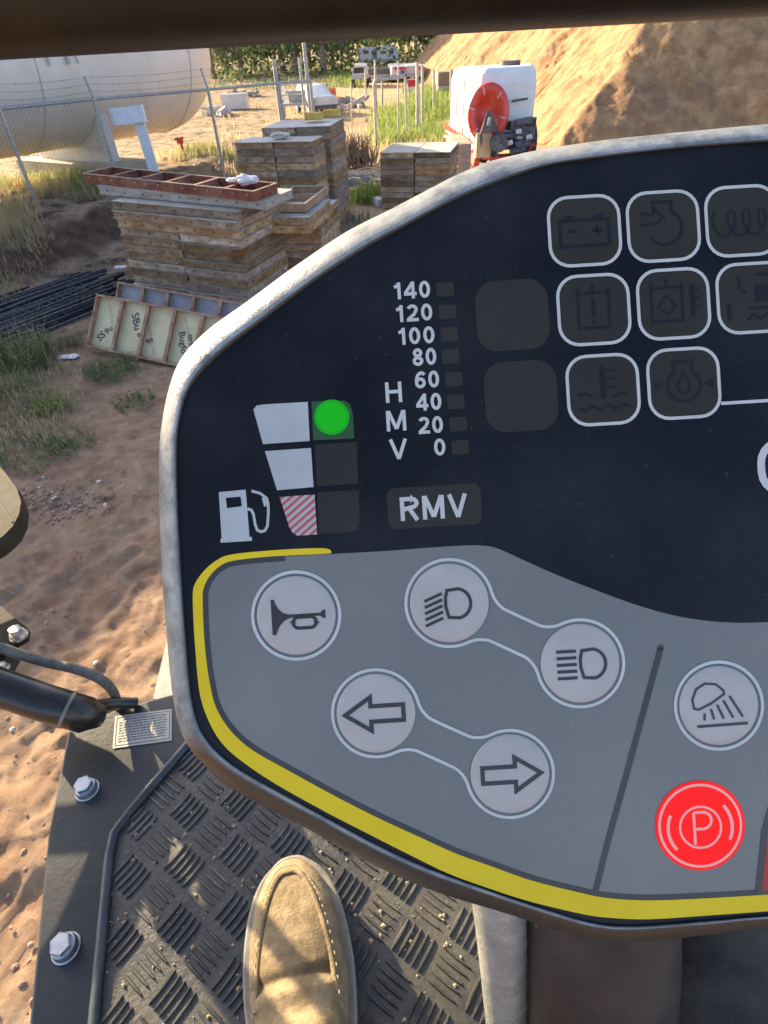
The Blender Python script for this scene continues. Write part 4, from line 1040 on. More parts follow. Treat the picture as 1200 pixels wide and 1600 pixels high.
# side skirt + drum + yoke
m = MB(); m.box((fr[3].x+.35, .1, FLZ-.33), (.55, .7, .56)); m.build('chassis_side', M_blk, RR)
M_beige = mat('machine_grey', (.20, .19, .165), (.27, .26, .22), 6, .5, .1)
m = MB(); m.tube([(-.40, 1.30, .56), (.95, 1.30, .56)], .56, 48); m.build('drum', mat('drum_steel', (.34, .31, .27), (.46, .42, .36), 5, .45, .15, 20, metal=.5, c3=(.4, .28, .18)), RR)
m = MB(); z = 1.2; poly3(m, [at(264, 985, z), at(239, 1092, z), at(340, 1100, z), at(350, 985, z)], 1.0, z); m.build('drum_yoke', M_beige, RR)
# sticker
cs = [at(x, y, FLZ+.0012) for x, y in ((180, 1119), (268.5, 1107.6), (268, 1157), (176, 1169.5))]
M_lab = mat('label_paper', (.46, .43, .36), (.54, .50, .43), 60, .5); M_pr = mat('label_print', (.05, .05, .05))
def bil(u_, v_, dz=0.0):
    p = (cs[0]*(1-u_)+cs[1]*u_)*(1-v_)+(cs[3]*(1-u_)+cs[2]*u_)*v_; return Vector((p.x, p.y, p.z+dz))
m = MB(); m.add(cs, [(0, 3, 2, 1)])
def bq(u0, v0, u1, v1, dz=.0004): m.add([bil(u0, v0, dz), bil(u1, v0, dz), bil(u1, v1, dz), bil(u0, v1, dz)], [(0, 3, 2, 1)], 1)
for a in ((.03, .06, .97, .08), (.03, .92, .97, .94), (.03, .08, .042, .92), (.958, .08, .97, .92)): bq(*a)
rr = random.Random(8)
for r in range(9):
    u_ = .08 if r else .14
    while u_ < .9:
        l = rr.uniform(.02, .08); bq(u_, .14+r*.083, min(u_+l, .92), .14+r*.083+.030); u_ += l+.015
m.build('warning_label', [M_lab, M_pr], RR)
# bolts
def hexbolt(c, r, h, up=Vector((0, 0, 1)), parent=RR, tall=.0, rot=.3):
    m = MB(); M3 = up.to_track_quat('Z', 'Y').to_matrix(); c = Vector(c)
    def rg(rad, z, n, ro=0): return [c+M3 @ Vector((cos(2*pi*k/n+ro)*rad, sin(2*pi*k/n+ro)*rad, z)) for k in range(n)]
    m.loft([rg(r*1.35, 0, 24), rg(r*1.35, .002, 24), rg(r*1.28, .0026, 24)], smooth=False)
    m.loft([rg(r*1.25, .0026, 24), rg(r*1.1, .004+tall, 24)])
    m.loft([rg(r, .004+tall, 6, rot), rg(r, .004+tall+h*.85, 6, rot), rg(r*.88, .004+tall+h, 6, rot)], smooth=False)
    return m.build('bolt', M_zinc, parent)
hexbolt(at(137, 1235, FLZ), .0105, .009, tall=.006); hexbolt(at(104, 1482, FLZ), .0105, .009, tall=.006, rot=.9)
# handrail tube
def P(px, py, z): return at(px, py, z)
hr = [P(-420, 930, 1.72), P(-200, 1000, 1.66), P(0, 1074, FLZ+.095), P(70, 1098, FLZ+.075), P(135, 1117, FLZ+.05), P(150, 1118, FLZ+.035)]
m = MB(); m.tube(hr[:-1]+[hr[-1]], [.0225, .0225, .0225, .0225, .0225, .016], 24); m.build('handrail', M_blkg, RR)
m = MB(); a = hr[3].lerp(hr[4], .55); d = (hr[4]-hr[3]).normalized(); m.tube([a-d*.002, a+d*.002], .0234, 24); m.build('weld_ring', mat('weld', (.25, .23, .2), rough=.5, metal=.5), RR)
m = MB(); m.tube([P(142, 1108, FLZ+.045), P(180, 1100, FLZ+.018), P(215, 1098, FLZ+.006)], [.012, .009, .007], 12); m.build('mounting_tab', M_blkg, RR)
# hose
hp = catmull([P(-80, 985, 1.66), P(0, 1012, 1.62), P(60, 1032, 1.59), P(120, 1046, 1.575), P(158, 1062, 1.56), P(176, 1080, 1.53), P(184, 1102, FLZ)], 12)
rad_ = [.0062+(.0005 if i % 2 else 0) for i in range(len(hp))]
m = MB(); m.tube(hp, rad_, 12); m.build('hose', mat('hose_braid', (.10, .09, .08), (.20, .18, .15), 60, .7, .3, 200), RR)
# bracket with bolt
m = MB(); z = 1.60; bp = [P(-60, 925, z), P(0, 946, z), P(44, 982, z), P(42, 996, z), P(18, 1010, z), P(-60, 1008, z)]
poly3(m, bp[::-1], z-.008, z); m.build('bracket', mat('olive_steel', (.028, .024, .016), (.05, .043, .03), 10, .7, .1, spec=.15), RR)
hexbolt(P(30, 994, z), .0085, .008, tall=.004); 
m = MB(); m.box(P(2, 1034, 1.56), (.03, .02, .03)); m.build('clamp', M_blk, RR); hexbolt(P(8, 1044, 1.572), .005, .006)
# rounded tan housing on the left
m = MB(); z = 1.72; ol = [(-90, 640), (-50, 668), (0, 712), (20, 734), (38, 758), (45, 780), (42, 800), (32, 820), (17, 835), (0, 847), (-50, 870), (-90, 870)]
ol = [P(x-10, y+4, z) for x, y in ol]; c0 = sum(ol, Vector())/len(ol)
def rg(s, dz): return [Vector((c0.x+(p.x-c0.x)*s, c0.y+(p.y-c0.y)*s, z+dz)) for p in ol][::-1]
m.loft([rg(.95, -.028), rg(1, -.022), rg(1, -.008), rg(.985, -.003), rg(.96, 0)]); 
hs = m.build('mirror_housing', mat('tan_plastic', (.036, .030, .017), (.058, .049, .030), 14, .75, .12, 40, spec=.15), RR)
m = MB(); m.tube([P(-50, 719, z+.0003), P(-10, 770, z+.0003), P(20, 816, z+.0003)], .0012, 6); m.build('groove', M_hole, hs)
# added rods and arm outside the view, striping boot and floor with shade
for (x, y, r_) in ((-.66, .616, .019), (-.62, .643, .0095)):
    m = MB(); m.tube([(x, y, 1.665), (x, y, 2.3)], r_, 12); m.build('shade_rod', M_blkg, RR)
m = MB(); m.tube([(-.615, .645, 1.665), (-.66, .616, 1.665), (-1.0, .60, 1.66), (-1.0, .60, FLZ-.3)], .014, 12); m.build('shade_rod_arm', M_blkg, RR)
# crossbar over the view
Yb = .40; b0 = aty(0, -20, Yb); b1 = aty(600, -55, Yb); b2 = aty(1200, -88, Yb); dx = (b2-b0)
m = MB(); m.tube([b0-dx*1.7, b0, b1, b2, b2+dx*.6], .0285, 32); m.build('crossbar', mat('bar_paint', (.010, .007, .003), (.026, .017, .008), 7, .40, .1, 30, spec=.35), RR)
e0 = b0-dx*1.7; e3 = b2+dx*.6
for e in (e0, e3):
    m = MB(); m.tube([(e.x, e.y, FLZ-.3), (e.x, e.y, e.z+.6)], .03, 16); m.build('canopy_post', M_blkg, RR)

# ---- console pedestal below the panel
M_silver = mat('silver_paint', (.46, .46, .41), (.66, .65, .58), 28, .26, .25, 60, metal=.35, coat=.4, c3=(.30, .28, .24), rvar=.12)
def ln(x0, y0, z0, x1, y1, z1): return P(x0, y0, z0), P(x1, y1, z1)
T_, B_ = P(770, 1300, 1.93), P(806, 1720, 1.62)
m = MB(); pts = [T_.lerp(B_, k/8) for k in range(9)]
r = 46*(-(CR.transposed() @ (T_-Vector((0, 0, H)))).z)/F
m.tube(pts, [r, r, r*1.0, r*1.02, r*1.05, r*1.1, r*1.15, r*1.2, r*1.25], 32); m.build('console_column', M_silver, RR)
m = MB(); a, b_ = P(828, 1300, 1.94), P(862, 1720, 1.66); m.tube([a, a.lerp(b_, .5), b_], .0016, 8); m.build('trim_strip', mat('bronze_trim', (.25, .16, .08), rough=.35, metal=.5), RR)
m = MB(); a, b_ = P(922, 1230, 1.92), P(950, 1760, 1.70)
m.tube([a, a.lerp(b_, .3), a.lerp(b_, .6), b_], [.038, .039, .04, .042], 32); m.build('column_cover', mat('dark_brown_cover', (.028, .021, .018), (.060, .046, .040), 16, .6, .4, 60, c3=(.085, .065, .05)), RR)
m = MB(); a, b_ = P(1110, 1130, 1.86), P(1130, 1800, 1.70); m.tube([a, a.lerp(b_, .4), b_], [.085, .088, .09], 32)
m.build('console_boot', mat('dusty_rubber', (.022, .023, .021), (.075, .073, .058), 22, .75, .5, 70, c3=(.15, .14, .10)), RR)

# ---- INSTRUMENT PANEL: stands 0.15 m ahead of the eye, faces the driver
PD = .15; KP = PD/F
def Q(px, py, h=0.0):
    """point on the panel face, px/py = position on the face in 1/6 mm units, h = height above it in the same units"""
    return Vector((0, 0, H)) + CR @ Vector(((px-600)*KP, -(py-800)*KP, -PD+h*KP))
SA, CA = sin(radians(3.5)), cos(radians(3.5))
def rp(cx, cy, dx, dy): return (cx+dx*CA+dy*SA, cy-dx*SA+dy*CA)
outer = [(1200,194),(1100,203),(1030,210),(960,217),(860,231),(810,241),(760,254),(710,275),(660,301),(610,327),(560,352),(527,371),(487,398),(448,425),(386,471),(323,517),(282,562),(263,610),(253,660),(249,700),(249,780),(253,900),(261,1000),(269,1080),(280,1135),(297,1170),(322,1198),(360,1231),(427,1268),(493,1302),(560,1340),(640,1377),(700,1400),(783,1425),(867,1452),(929,1467),(992,1471),(1117,1460),(1200,1450)]
inner = [(1200,222),(1100,229),(1030,236),(960,244),(868,257),(820,270),(770,288),(722,308),(674,332),(628,357),(582,382),(546,404),(506,430),(467,458),(412,500),(350,548),(310,588),(290,622),(280,666),(277,704),(278,780),(284,900),(291,1000),(298,1080),(308,1130),(323,1158),(345,1182),(378,1206),(440,1241),(505,1276),(571,1312),(648,1349),(707,1372),(789,1401),(872,1428),(932,1444),(993,1448),(1117,1439),(1200,1432)]
AXX = 1330; AXY = 800
def mirror(p):
    dx, dy = p[0]-AXX, p[1]-AXY; lx = dx*CA-dy*SA; ly = dx*SA+dy*CA
    return rp(AXX, AXY, -lx, ly)
def full(pts): return pts+[mirror(p) for p in reversed(pts)]
inn = catmull([(x, y, 0) for x, y in full(inner)], 5, True); out_ = catmull([(x, y, 0) for x, y in full(outer)], 5, True)
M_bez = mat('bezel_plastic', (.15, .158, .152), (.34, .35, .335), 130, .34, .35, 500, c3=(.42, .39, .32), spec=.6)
M_sidep = mat('housing_plastic', (.05, .042, .035), (.09, .07, .055), 60, .35, .1, 200)
prof = [(-.05, -1.5), (0.0, 1.0), (.035, 3.6), (.09, 5.0), (.18, 5.2), (.34, 3.4), (.52, -.5), (.70, -6.5), (.85, -14), (.95, -23), (1.0, -34), (1.0, -42)]
def Qs(x, y, h): k = (900-h)/900; return Q(600+(x-600)*k, 800+(y-800)*k, h)
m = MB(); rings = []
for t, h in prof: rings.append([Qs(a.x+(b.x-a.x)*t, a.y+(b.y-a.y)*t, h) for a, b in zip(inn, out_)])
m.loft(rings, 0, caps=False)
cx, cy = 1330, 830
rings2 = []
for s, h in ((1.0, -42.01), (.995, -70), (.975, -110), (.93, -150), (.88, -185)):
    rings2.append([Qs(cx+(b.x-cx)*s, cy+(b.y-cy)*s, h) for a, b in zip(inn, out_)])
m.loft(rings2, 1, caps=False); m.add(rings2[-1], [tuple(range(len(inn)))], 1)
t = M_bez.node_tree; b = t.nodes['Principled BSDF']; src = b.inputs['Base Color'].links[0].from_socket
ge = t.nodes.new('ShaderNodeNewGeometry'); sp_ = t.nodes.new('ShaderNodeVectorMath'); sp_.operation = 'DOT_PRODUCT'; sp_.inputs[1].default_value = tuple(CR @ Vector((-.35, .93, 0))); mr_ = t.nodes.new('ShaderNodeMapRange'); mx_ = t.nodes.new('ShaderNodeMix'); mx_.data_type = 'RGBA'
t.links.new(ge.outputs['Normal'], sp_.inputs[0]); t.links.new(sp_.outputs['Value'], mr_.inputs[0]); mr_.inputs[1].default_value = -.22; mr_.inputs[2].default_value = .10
t.links.new(mr_.outputs[0], mx_.inputs[0]); mx_.inputs[6].default_value = (.045, .033, .024, 1); t.links.new(src, mx_.inputs[7]); t.links.new(mx_.outputs[2], b.inputs['Base Color'])  # paints glare into the bezel: up-left faces pale, down-facing ones dark brown
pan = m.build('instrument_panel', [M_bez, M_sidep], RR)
class PR:
    """flat prints on the panel"""
    def __init__(s): s.mb = MB()
    def poly(s, pts, h, mi=0):
        if len(pts) < 3: return
        P3 = [Vector((x, y, 0)) for x, y in pts]; tris = tessellate_polygon([P3]); vs = [Q(x, y, h) for x, y in pts]; fs = []
        for t in tris:
            a, b, c = [P3[i] for i in t]
            cr_ = (b.x-a.x)*(c.y-a.y)-(b.y-a.y)*(c.x-a.x)
            fs.append(tuple(t) if cr_ < 0 else tuple(t)[::-1])
        s.mb.add(vs, fs, mi)
    def slab(s, pts, h, th, mi=0):
        s.poly(pts, h+th, mi); n = len(pts); vs = [Q(x, y, h) for x, y in pts]+[Q(x, y, h+th) for x, y in pts]
        s.mb.add(vs, [(i, (i+1) % n, n+(i+1) % n, n+i) for i in range(n)], mi)
    def stroke(s, pts, w_, h, mi=0, closed=False, sharp=True):
        pts = [Vector((p[0], p[1])) for p in pts]; n = len(pts); L = []; R = []
        for i, p in enumerate(pts):
            if closed: a = (p-pts[i-1]).normalized(); b = (pts[(i+1) % n]-p).normalized()
            else:
                a = (p-pts[i-1]).normalized() if i else None; b = (pts[i+1]-p).normalized() if i < n-1 else None
                a = a or b; b = b or a
            t = (a+b); t = t.normalized() if t.length > 1e-6 else a; nn = Vector((-t.y, t.x)); k = min(1/max(.3, nn.dot(Vector((-a.y, a.x)))), 2.2)
            L.append(p+nn*w_/2*k); R.append(p-nn*w_/2*k)
        vs = [Q(p.x, p.y, h) for p in L]+[Q(p.x, p.y, h) for p in R]; fs = []
        for i in range(n if closed else n-1):
            j = (i+1) % n; fs.append((i, n+i, n+j, j)[::-1])
        s.mb.add(vs, fs, mi)
    def disc(s, cx, cy, r, h, mi=0, n=48): s.poly([(cx+cos(2*pi*k/n)*r, cy+sin(2*pi*k/n)*r) for k in range(n)], h, mi)
    def text(s, body, cx, cy, hgt, width, h, weight=.16, mi=0):
        """bold sans lettering built from strokes; glyph box: x 0..w, y 0 (base)..1 (cap height)"""
        def arc(x, y, rx, ry, a0, a1, n=14): return [(x+cos(radians(a0+(a1-a0)*k/n))*rx, y+sin(radians(a0+(a1-a0)*k/n))*ry) for k in range(n+1)]
        t = weight; e = t/2
        GL = {'0': (.56, [arc(.28, .5, .28-e, .5-e, 0, 360, 28)]), '1': (.40, [[(.27, 0), (.27, 1)], [(.26, .90), (.17, .78), (.04, .72)]]),
              '2': (.56, [arc(.28, .71, .28-e, .29-e, 165, -25, 12)+[(.36, .42), (.12, .18), (.08, e)], [(.0, e), (.56, e)]]),
              '4': (.60, [[(.43, 0), (.43, 1)], [(.42, .93), (.05, .32)], [(.0, .285), (.60, .285)]]),
              '6': (.56, [arc(.28, .32, .28-e, .32-e, 0, 360, 24), arc(.36, .40, .36-e, .60-e, 180, 90, 10)+[(.44, .87), (.49, .78)]]),
              '8': (.56, [arc(.28, .27, .28-e, .27-e*.8, 0, 360, 24), arc(.28, .745, .25-e, .255-e*.8, 0, 360, 24)]),
              'H': (.66, [[(e, 0), (e, 1)], [(.66-e, 0), (.66-e, 1)], [(e, .53), (.66-e, .53)]]),
              'M': (.80, [[(e, 0), (e, 1)], [(.80-e, 0), (.80-e, 1)], [(.11, .99), (.40, .10)], [(.69, .99), (.40, .10)]]),
              'V': (.70, [[(e*.8, 1), (.35, .03)], [(.70-e*.8, 1), (.35, .03)]]),
              'R': (.68, [[(e, 0), (e, 1)], [(e, 1-e), (.40, 1-e)]+arc(.40, .73, .20, .27-e, 90, -90, 10)+[(e, .46)], [(.36, .46), (.60, 0)]])}
        gap = .10; tot = sum(GL[c][0] for c in body)+gap*(len(body)-1); x = 0; kx = width/tot; z = 0
        for c in body:
            for st in GL[c][1]:
                cl = len(st) > 20
                pts = [rp(cx, cy, (x+a-tot/2)*kx, (.5-b)*hgt) for a, b in (st[:-1] if cl else st)]
                s.stroke(pts, t*hgt, h+z, mi, cl); z += .05
            x += GL[c][0]+gap
    def build(s, name, mats, label=None, **kw): return s.mb.build(name, mats, pan, label, **kw)
def rrect(cx, cy, w_, hh, r, n=6):
    pts = []
    for sx, sy, a0 in ((1, -1, -pi/2), (1, 1, 0), (-1, 1, pi/2), (-1, -1, pi)):
        for k in range(n+1):
            a = a0+pi/2*k/n; pts.append(rp(cx, cy, sx*(w_/2-r)+cos(a)*r, sy*(hh/2-r)+sin(a)*r))
    return pts
def circ(cx, cy, r, a0=0, a1=360, n=48): return [(cx+cos(radians(a0+(a1-a0)*k/n))*r, cy+sin(radians(a0+(a1-a0)*k/n))*r) for k in range(n+1)]

# membrane materials
def membrane(name, col, dust, rough, dcol, lo=.60, hi=.78):
    m = bpy.data.materials.new(name); t, b = nodes(m); N = t.nodes.new; L = t.links.new
    geo = N('ShaderNodeNewGeometry')
    def nz(sc, d=6):
        n = N('ShaderNodeTexNoise'); n.inputs['Scale'].default_value = sc; n.inputs['Detail'].default_value = d; n.inputs['Roughness'].default_value = .6; L(geo.outputs['Position'], n.inputs['Vector']); return n.outputs['Fac']
    r1 = N('ShaderNodeMapRange'); L(nz(22, 8), r1.inputs[0]); r1.inputs[1].default_value = .42; r1.inputs[2].default_value = .75; r1.inputs[4].default_value = dust
    r2 = N('ShaderNodeMapRange'); L(nz(900, 2), r2.inputs[0]); r2.inputs[1].default_value = .70; r2.inputs[2].default_value = .76; r2.inputs[4].default_value = dust*2.5
    ad = N('ShaderNodeMath'); ad.operation = 'ADD'; ad.use_clamp = True; L(r1.outputs[0], ad.inputs[0]); L(r2.outputs[0], ad.inputs[1])
    mx = N('ShaderNodeMix'); mx.data_type = 'RGBA'; L(ad.outputs[0], mx.inputs[0]); mx.inputs[6].default_value = (*col, 1); mx.inputs[7].default_value = (*dcol, 1)
    L(mx.outputs[2], b.inputs['Base Color']); b.inputs['Roughness'].default_value = rough
    bp = N('ShaderNodeBump'); bp.inputs['Strength'].default_value = .12; bp.inputs['Distance'].default_value = .0002
    L(nz(2500, 2), bp.inputs['Height']); L(bp.outputs[0], b.inputs['Normal'])
    return m
MB_BLACK = membrane('membrane_black', (.004, .005, .008), .09, .45, (.20, .20, .19)); MB_BLACK.node_tree.nodes['Principled BSDF'].inputs['Specular IOR Level'].default_value = .22
MB_GREY = membrane('membrane_grey', (.180, .177, .155), .45, .42, (.30, .27, .22))
MB_YEL = mat('membrane_yellow', (.86, .585, .015), (.90, .63, .02), 60, .45, spec=.2)
MB_WHITE = mat('print_white', (.57, .55, .48), (.63, .61, .54), 80, .4)
MB_DISC = mat('button_disc', (.46, .41, .355), (.52, .465, .40), 60, .45)
MB_GAPSHADE = mat('button_gap_shade', (.12, .13, .135), rough=.4)  # dark ring painted round each disc as its shadow
MB_INK = mat('icon_ink', (.035, .028, .025), rough=.4)
MB_LENS = membrane('lens_grey', (.040, .037, .030), .06, .45, (.2, .2, .18)); MB_LENS.node_tree.nodes['Principled BSDF'].inputs['Specular IOR Level'].default_value = .12
MB_DIM = mat('icon_dim', (.016, .017, .021), rough=.5, spec=.2)
MB_DKLINE = mat('dark_line', (.035, .032, .03), (.05, .045, .04), 50, .4)

p = PR(); p.poly([(a.x+(b.x-a.x)*.02, a.y+(b.y-a.y)*.02) for a, b in zip(inn, out_)], 0); p.build('black_membrane', MB_BLACK)
# stripe band: outer & inner edges
so = [(518.5,863),(505,856.5),(430,859.5),(364,866),(340,874.5),(319,892),(305,912),(301.6,930),(303,975),(306,1020),(309,1056),(314,1090),(326,1125),(345,1158),(373,1185),(427,1222),(507,1267),(573,1301),(640,1335),(700,1364),(760,1386),(825,1407),(908,1427),(950,1433),(1012,1435.5),(1100,1430),(1200,1423)]
si = [(517,864),(505,865.5),(430,869),(370,875),(346,883),(328,900),(319,918),(317,936),(319,990),(323,1033),(328,1066),(336,1100),(352,1130),(376,1157),(405,1178),(450,1203),(523,1243),(590,1277),(655,1307),(710,1332),(768,1353),(830,1375),(908,1394.5),(950,1402.5),(1012,1406),(1100,1403),(1200,1397)]
so = [(v.x, v.y) for v in catmull([(x, y, 0) for x, y in so], 5)]; si = [(v.x, v.y) for v in catmull([(x, y, 0) for x, y in si], 5)]
so = [q for q in so]; si2 = si
def offs(pts, d):
    r = []; n = len(pts)
    for i in range(n):
        a = Vector(pts[max(0, i-1)]); b = Vector(pts[min(n-1, i+1)]); t = (b-a).normalized(); r.append((pts[i][0]+t.y*d, pts[i][1]-t.x*d))
    return r
def band(name, A, B, h, m_, extend=True):
    p = PR(); n = len(A)
    if extend:
        A = A+[mirror(q) for q in reversed(A)]; B = B+[mirror(q) for q in reversed(B)]; n = len(A)
    vs = [Q(x, y, h) for x, y in A]+[Q(x, y, h) for x, y in B]
    p.mb.add(vs, [(i, i+1, n+i+1, n+i) for i in range(n-1)]); return p.build(name, m_)
# grey field
gtop = [(337,888),(350,881),(372,876),(430,870),(518,865.5),(600,861),(680,855),(733,852),(760,853),(780,858),(820,876),(867,897),(933,923),(1000,947),(1060,963),(1115,971),(1160,973),(1200,972)]
k0 = [q for q in si if q[1] > 889]
gtopc = [(v.x, v.y) for v in catmull([(x, y, 0) for x, y in gtop], 4)]
half = k0[::-1]+[(330, 893)]+gtopc     # from right end of stripe back to the left, up and along the top
fullg = half+[mirror(q) for q in reversed(half)]
p = PR(); p.poly(fullg, .5); p.build('grey_field', MB_GREY)
bi = offs(si, 8.5); s0 = 9
band('stripe_outline', si[s0:], bi[s0:], .9, MB_DKLINE)
band('yellow_stripe', so, si, 1.2, MB_YEL)
# divider line and right red sector
p = PR(); p.stroke([(1032, 1012), (1005, 1112), (978, 1212), (950, 1312), (930, 1393)], 9.5, 1.0); p.disc(1032, 1012, 4.75, 1.0, n=16); p.build('divider_line', MB_DKLINE)
p = PR(); p.poly([(1209, 1262), (1199, 1300), (1190, 1391), (1300, 1386), (1310, 1262)], 1.0, 0); p.stroke([(1204, 1262), (1194, 1300), (1184, 1396)], 10, 1.3, 1); p.build('red_sector', [mat('sector_red', (.48, .05, .04)), MB_DKLINE])

# buttons ------------------------------------------------------------
BM = [MB_DISC, MB_GAPSHADE, MB_WHITE, MB_INK]
def disc_btn(p, cx, cy, r=60):
    # slightly domed disc with a soft rim
    n = 56; rings = []
    for rr_, h in ((r+1.5, .9), (r, 2.2), (r-3, 3.0), (r*.6, 3.3)):
        rings.append([Q(cx+cos(2*pi*k/n)*rr_, cy-sin(2*pi*k/n)*rr_, h) for k in range(n)])
    p.mb.loft(rings, 0, caps=False); p.mb.add(rings[-1], [tuple(range(n))], 0)
HT = 3.9
def ring(p, cx, cy, r0, r1, h, mi, n=64):
    vs = [Q(cx+cos(2*pi*k/n)*r0, cy+sin(2*pi*k/n)*r0, h) for k in range(n)]+[Q(cx+cos(2*pi*k/n)*r1, cy+sin(2*pi*k/n)*r1, h) for k in range(n)]
    p.mb.add(vs, [(k, (k+1) % n, n+(k+1) % n, n+k) for k in range(n)], mi)
def single_btn(cx, cy, icon, label, r=70.5):
    p = PR(); ring(p, cx, cy, r-5, r, 1.5, 2); ring(p, cx, cy, 60, r-5, .9, 1); disc_btn(p, cx, cy); icon(p, cx, cy); return p.build('push_button', BM, label)
def bell_outline(c1, c2, r, off=16):
    """white outline joining two buttons, as in the print: two circles and a neck"""
    (x1, y1), (x2, y2) = c1, c2; d = Vector((x2-x1, y2-y1)); a = atan2(d.y, d.x); L = d.length
    def loc(u_, v_): return (x1+cos(a)*u_-sin(a)*v_, y1+sin(a)*u_+cos(a)*v_)
    nw = 27; pts = []
    th = 46
    for k in range(41): b = radians(th+(360-2*th)*k/40); pts.append(loc(cos(b)*r, sin(b)*r))
    def neck(sgn, rev):
        P_ = [(r*cos(radians(th)), sgn*r*sin(radians(th))), (r*cos(radians(th))+13, sgn*(nw+9)), (r+9, sgn*(nw+1)), (r+26, sgn*nw), (L-r-26, sgn*nw), (L-r-9, sgn*(nw+1)), (L-r*cos(radians(th))-13, sgn*(nw+9)), (L-r*cos(radians(th)), sgn*r*sin(radians(th)))]
        q = [(v.x, v.y) for v in catmull([(x, y, 0) for x, y in P_], 4)][1:-1]
        return [loc(*t_) for t_ in (q[::-1] if rev else q)]
    pts += neck(-1, False)
    for k in range(41): b = radians(-180+th+(360-2*th)*k/40); pts.append(loc(L+cos(b)*r, sin(b)*r))
    pts += neck(1, True)
    return pts
def pair(c1, c2, i1, i2, l1, l2):
    p = PR(); p.stroke(bell_outline(c1, c2, 68), 4.8, 1.5, 0, True); p.build('pair_outline', MB_WHITE)
    for c, ic, lb in ((c1, i1, l1), (c2, i2, l2)):
        p = PR(); ring(p, c[0], c[1], 60, 62.5, .9, 1); disc_btn(p, *c); ic(p, *c); p.build('push_button', BM, lb)
def S_(p, cx, cy, pts, w_, closed=False): p.stroke([rp(cx, cy, x, y) for x, y in pts], w_, HT, 3, closed)
def PO(p, cx, cy, pts): p.poly([rp(cx, cy, x, y) for x, y in pts], HT, 3)
def ic_horn(p, cx, cy):
    top = [(-38, -27), (-33, -27), (-31, -20), (-26, -11), (-19, -5), (-10, -2.5), (38, -2.5), (42, -7), (46, -7), (46, 6), (42, 6), (38, 2.0), (-8, 2.5), (-17, 6), (-24, 12), (-29, 20), (-32, 28), (-38, 28)]
    PO(p, cx, cy, top); S_(p, cx, cy, rr2(13, 11, 36, 17, 8.5), 5.2, True)
def rr2(cx, cy, w_, hh, r, n=5):
    pts = []
    for sx, sy, a0 in ((1, -1, -pi/2), (1, 1, 0), (-1, 1, pi/2), (-1, -1, pi)):
        for k in range(n+1): a = a0+pi/2*k/n; pts.append((cx+sx*(w_/2-r)+cos(a)*r, cy+sy*(hh/2-r)+sin(a)*r))
    return pts
def lampD(x0, s=1.0): return [(x0, -20*s), (x0-3*s, -8*s), (x0-3*s, 6*s), (x0+1, 22*s)]+[(x0+14*s+cos(radians(a))*22*s, 1+sin(radians(a))*23*s) for a in range(80, -81, -16)]
def ic_dip(p, cx, cy):
    S_(p, cx, cy, lampD(-3), 5, True)
    for k in range(5): y = -13+k*9.6; S_(p, cx, cy, [(-39, y+8), (-11, y-3)], 4.6)
def ic_high(p, cx, cy):
    S_(p, cx, cy, lampD(3), 5, True)
    for k in range(5): y = -20+k*10.4; S_(p, cx, cy, [(-37, y), (-6, y)], 5)
def arrow(sg):
    def f(p, cx, cy):
        pts = [(-48, 0), (-8, -26), (-8, -12), (43, -12), (43, 12), (-8, 12), (-8, 26)]
        S_(p, cx, cy, [(x*sg, y) for x, y in pts], 6.6, True)
    return f
def ic_work(p, cx, cy):
    a = radians(-30)
    pts = [(-30+x, -20+y) for x, y in [(22*cos(radians(t)), 20*sin(radians(t))) for t in range(150, 341, 14)]]
    S_(p, cx-4, cy+2, [(-36, 0), (-38, -14), (-31, -30), (-17, -38), (0, -36), (11, -26), (12, -20), (-10, -6), (-29, 2)], 3.6, True)
    for k in range(5): x0, y0 = -24+k*10, 10-k*6.2; S_(p, cx, cy, [(x0, y0), (x0+(-1+k*5.0), 21-k*.6)], 3.8)
    S_(p, cx, cy, [(-37, 30), (42, 29)], 4.4)
single_btn(463, 961.5, ic_horn, 'round pale push button with a horn symbol')
pair((702, 942), (906, 1036), ic_dip, ic_high, 'round push button with a dipped headlight symbol', 'round push button with a main beam symbol')
pair((587.5, 1114), (796.5, 1208.5), arrow(1), arrow(-1), 'round push button with a left arrow outline', 'round push button with a right arrow outline')
single_btn(1122.5, 1102, ic_work, 'round push button with a work light symbol')
# lit parking brake button
M_lit = mat('lit_red', (.35, .012, .012), rough=.6, spec=.1, emit=(1.0, .012, .012), estr=.26); M_litl = mat('lit_pink', (.6, .35, .3), rough=.4, emit=(1.0, .22, .15), estr=.10)
p = PR(); cx, cy = 1093, 1289; p.disc(cx, cy, 70, 1.6, 0); ring(p, cx, cy, 61.5, 65.5, 2.1, 1); ring(p, cx+.5, cy+2.5, 30.2, 33.7, 2.1, 1)
for a0, a1 in ((128, 200), (-52, 20)): p.stroke(circ(cx, cy+3, 50, a0+8, a1+2, 16), 5, 2.1, 1)
def PP(pts, w_): p.stroke([rp(cx+1, cy+3, x, y) for x, y in pts], w_, 2.3, 1)
PP([(-10, 26), (-10, -24)], 4.2); PP([(-10, -24)]+[(4+cos(radians(t))*13, -11+sin(radians(t))*13) for t in range(-90, 91, 20)]+[(-10, 2)], 4.2)
p.build('brake_button', [M_lit, M_litl], 'lit red round button with a P in a circle')

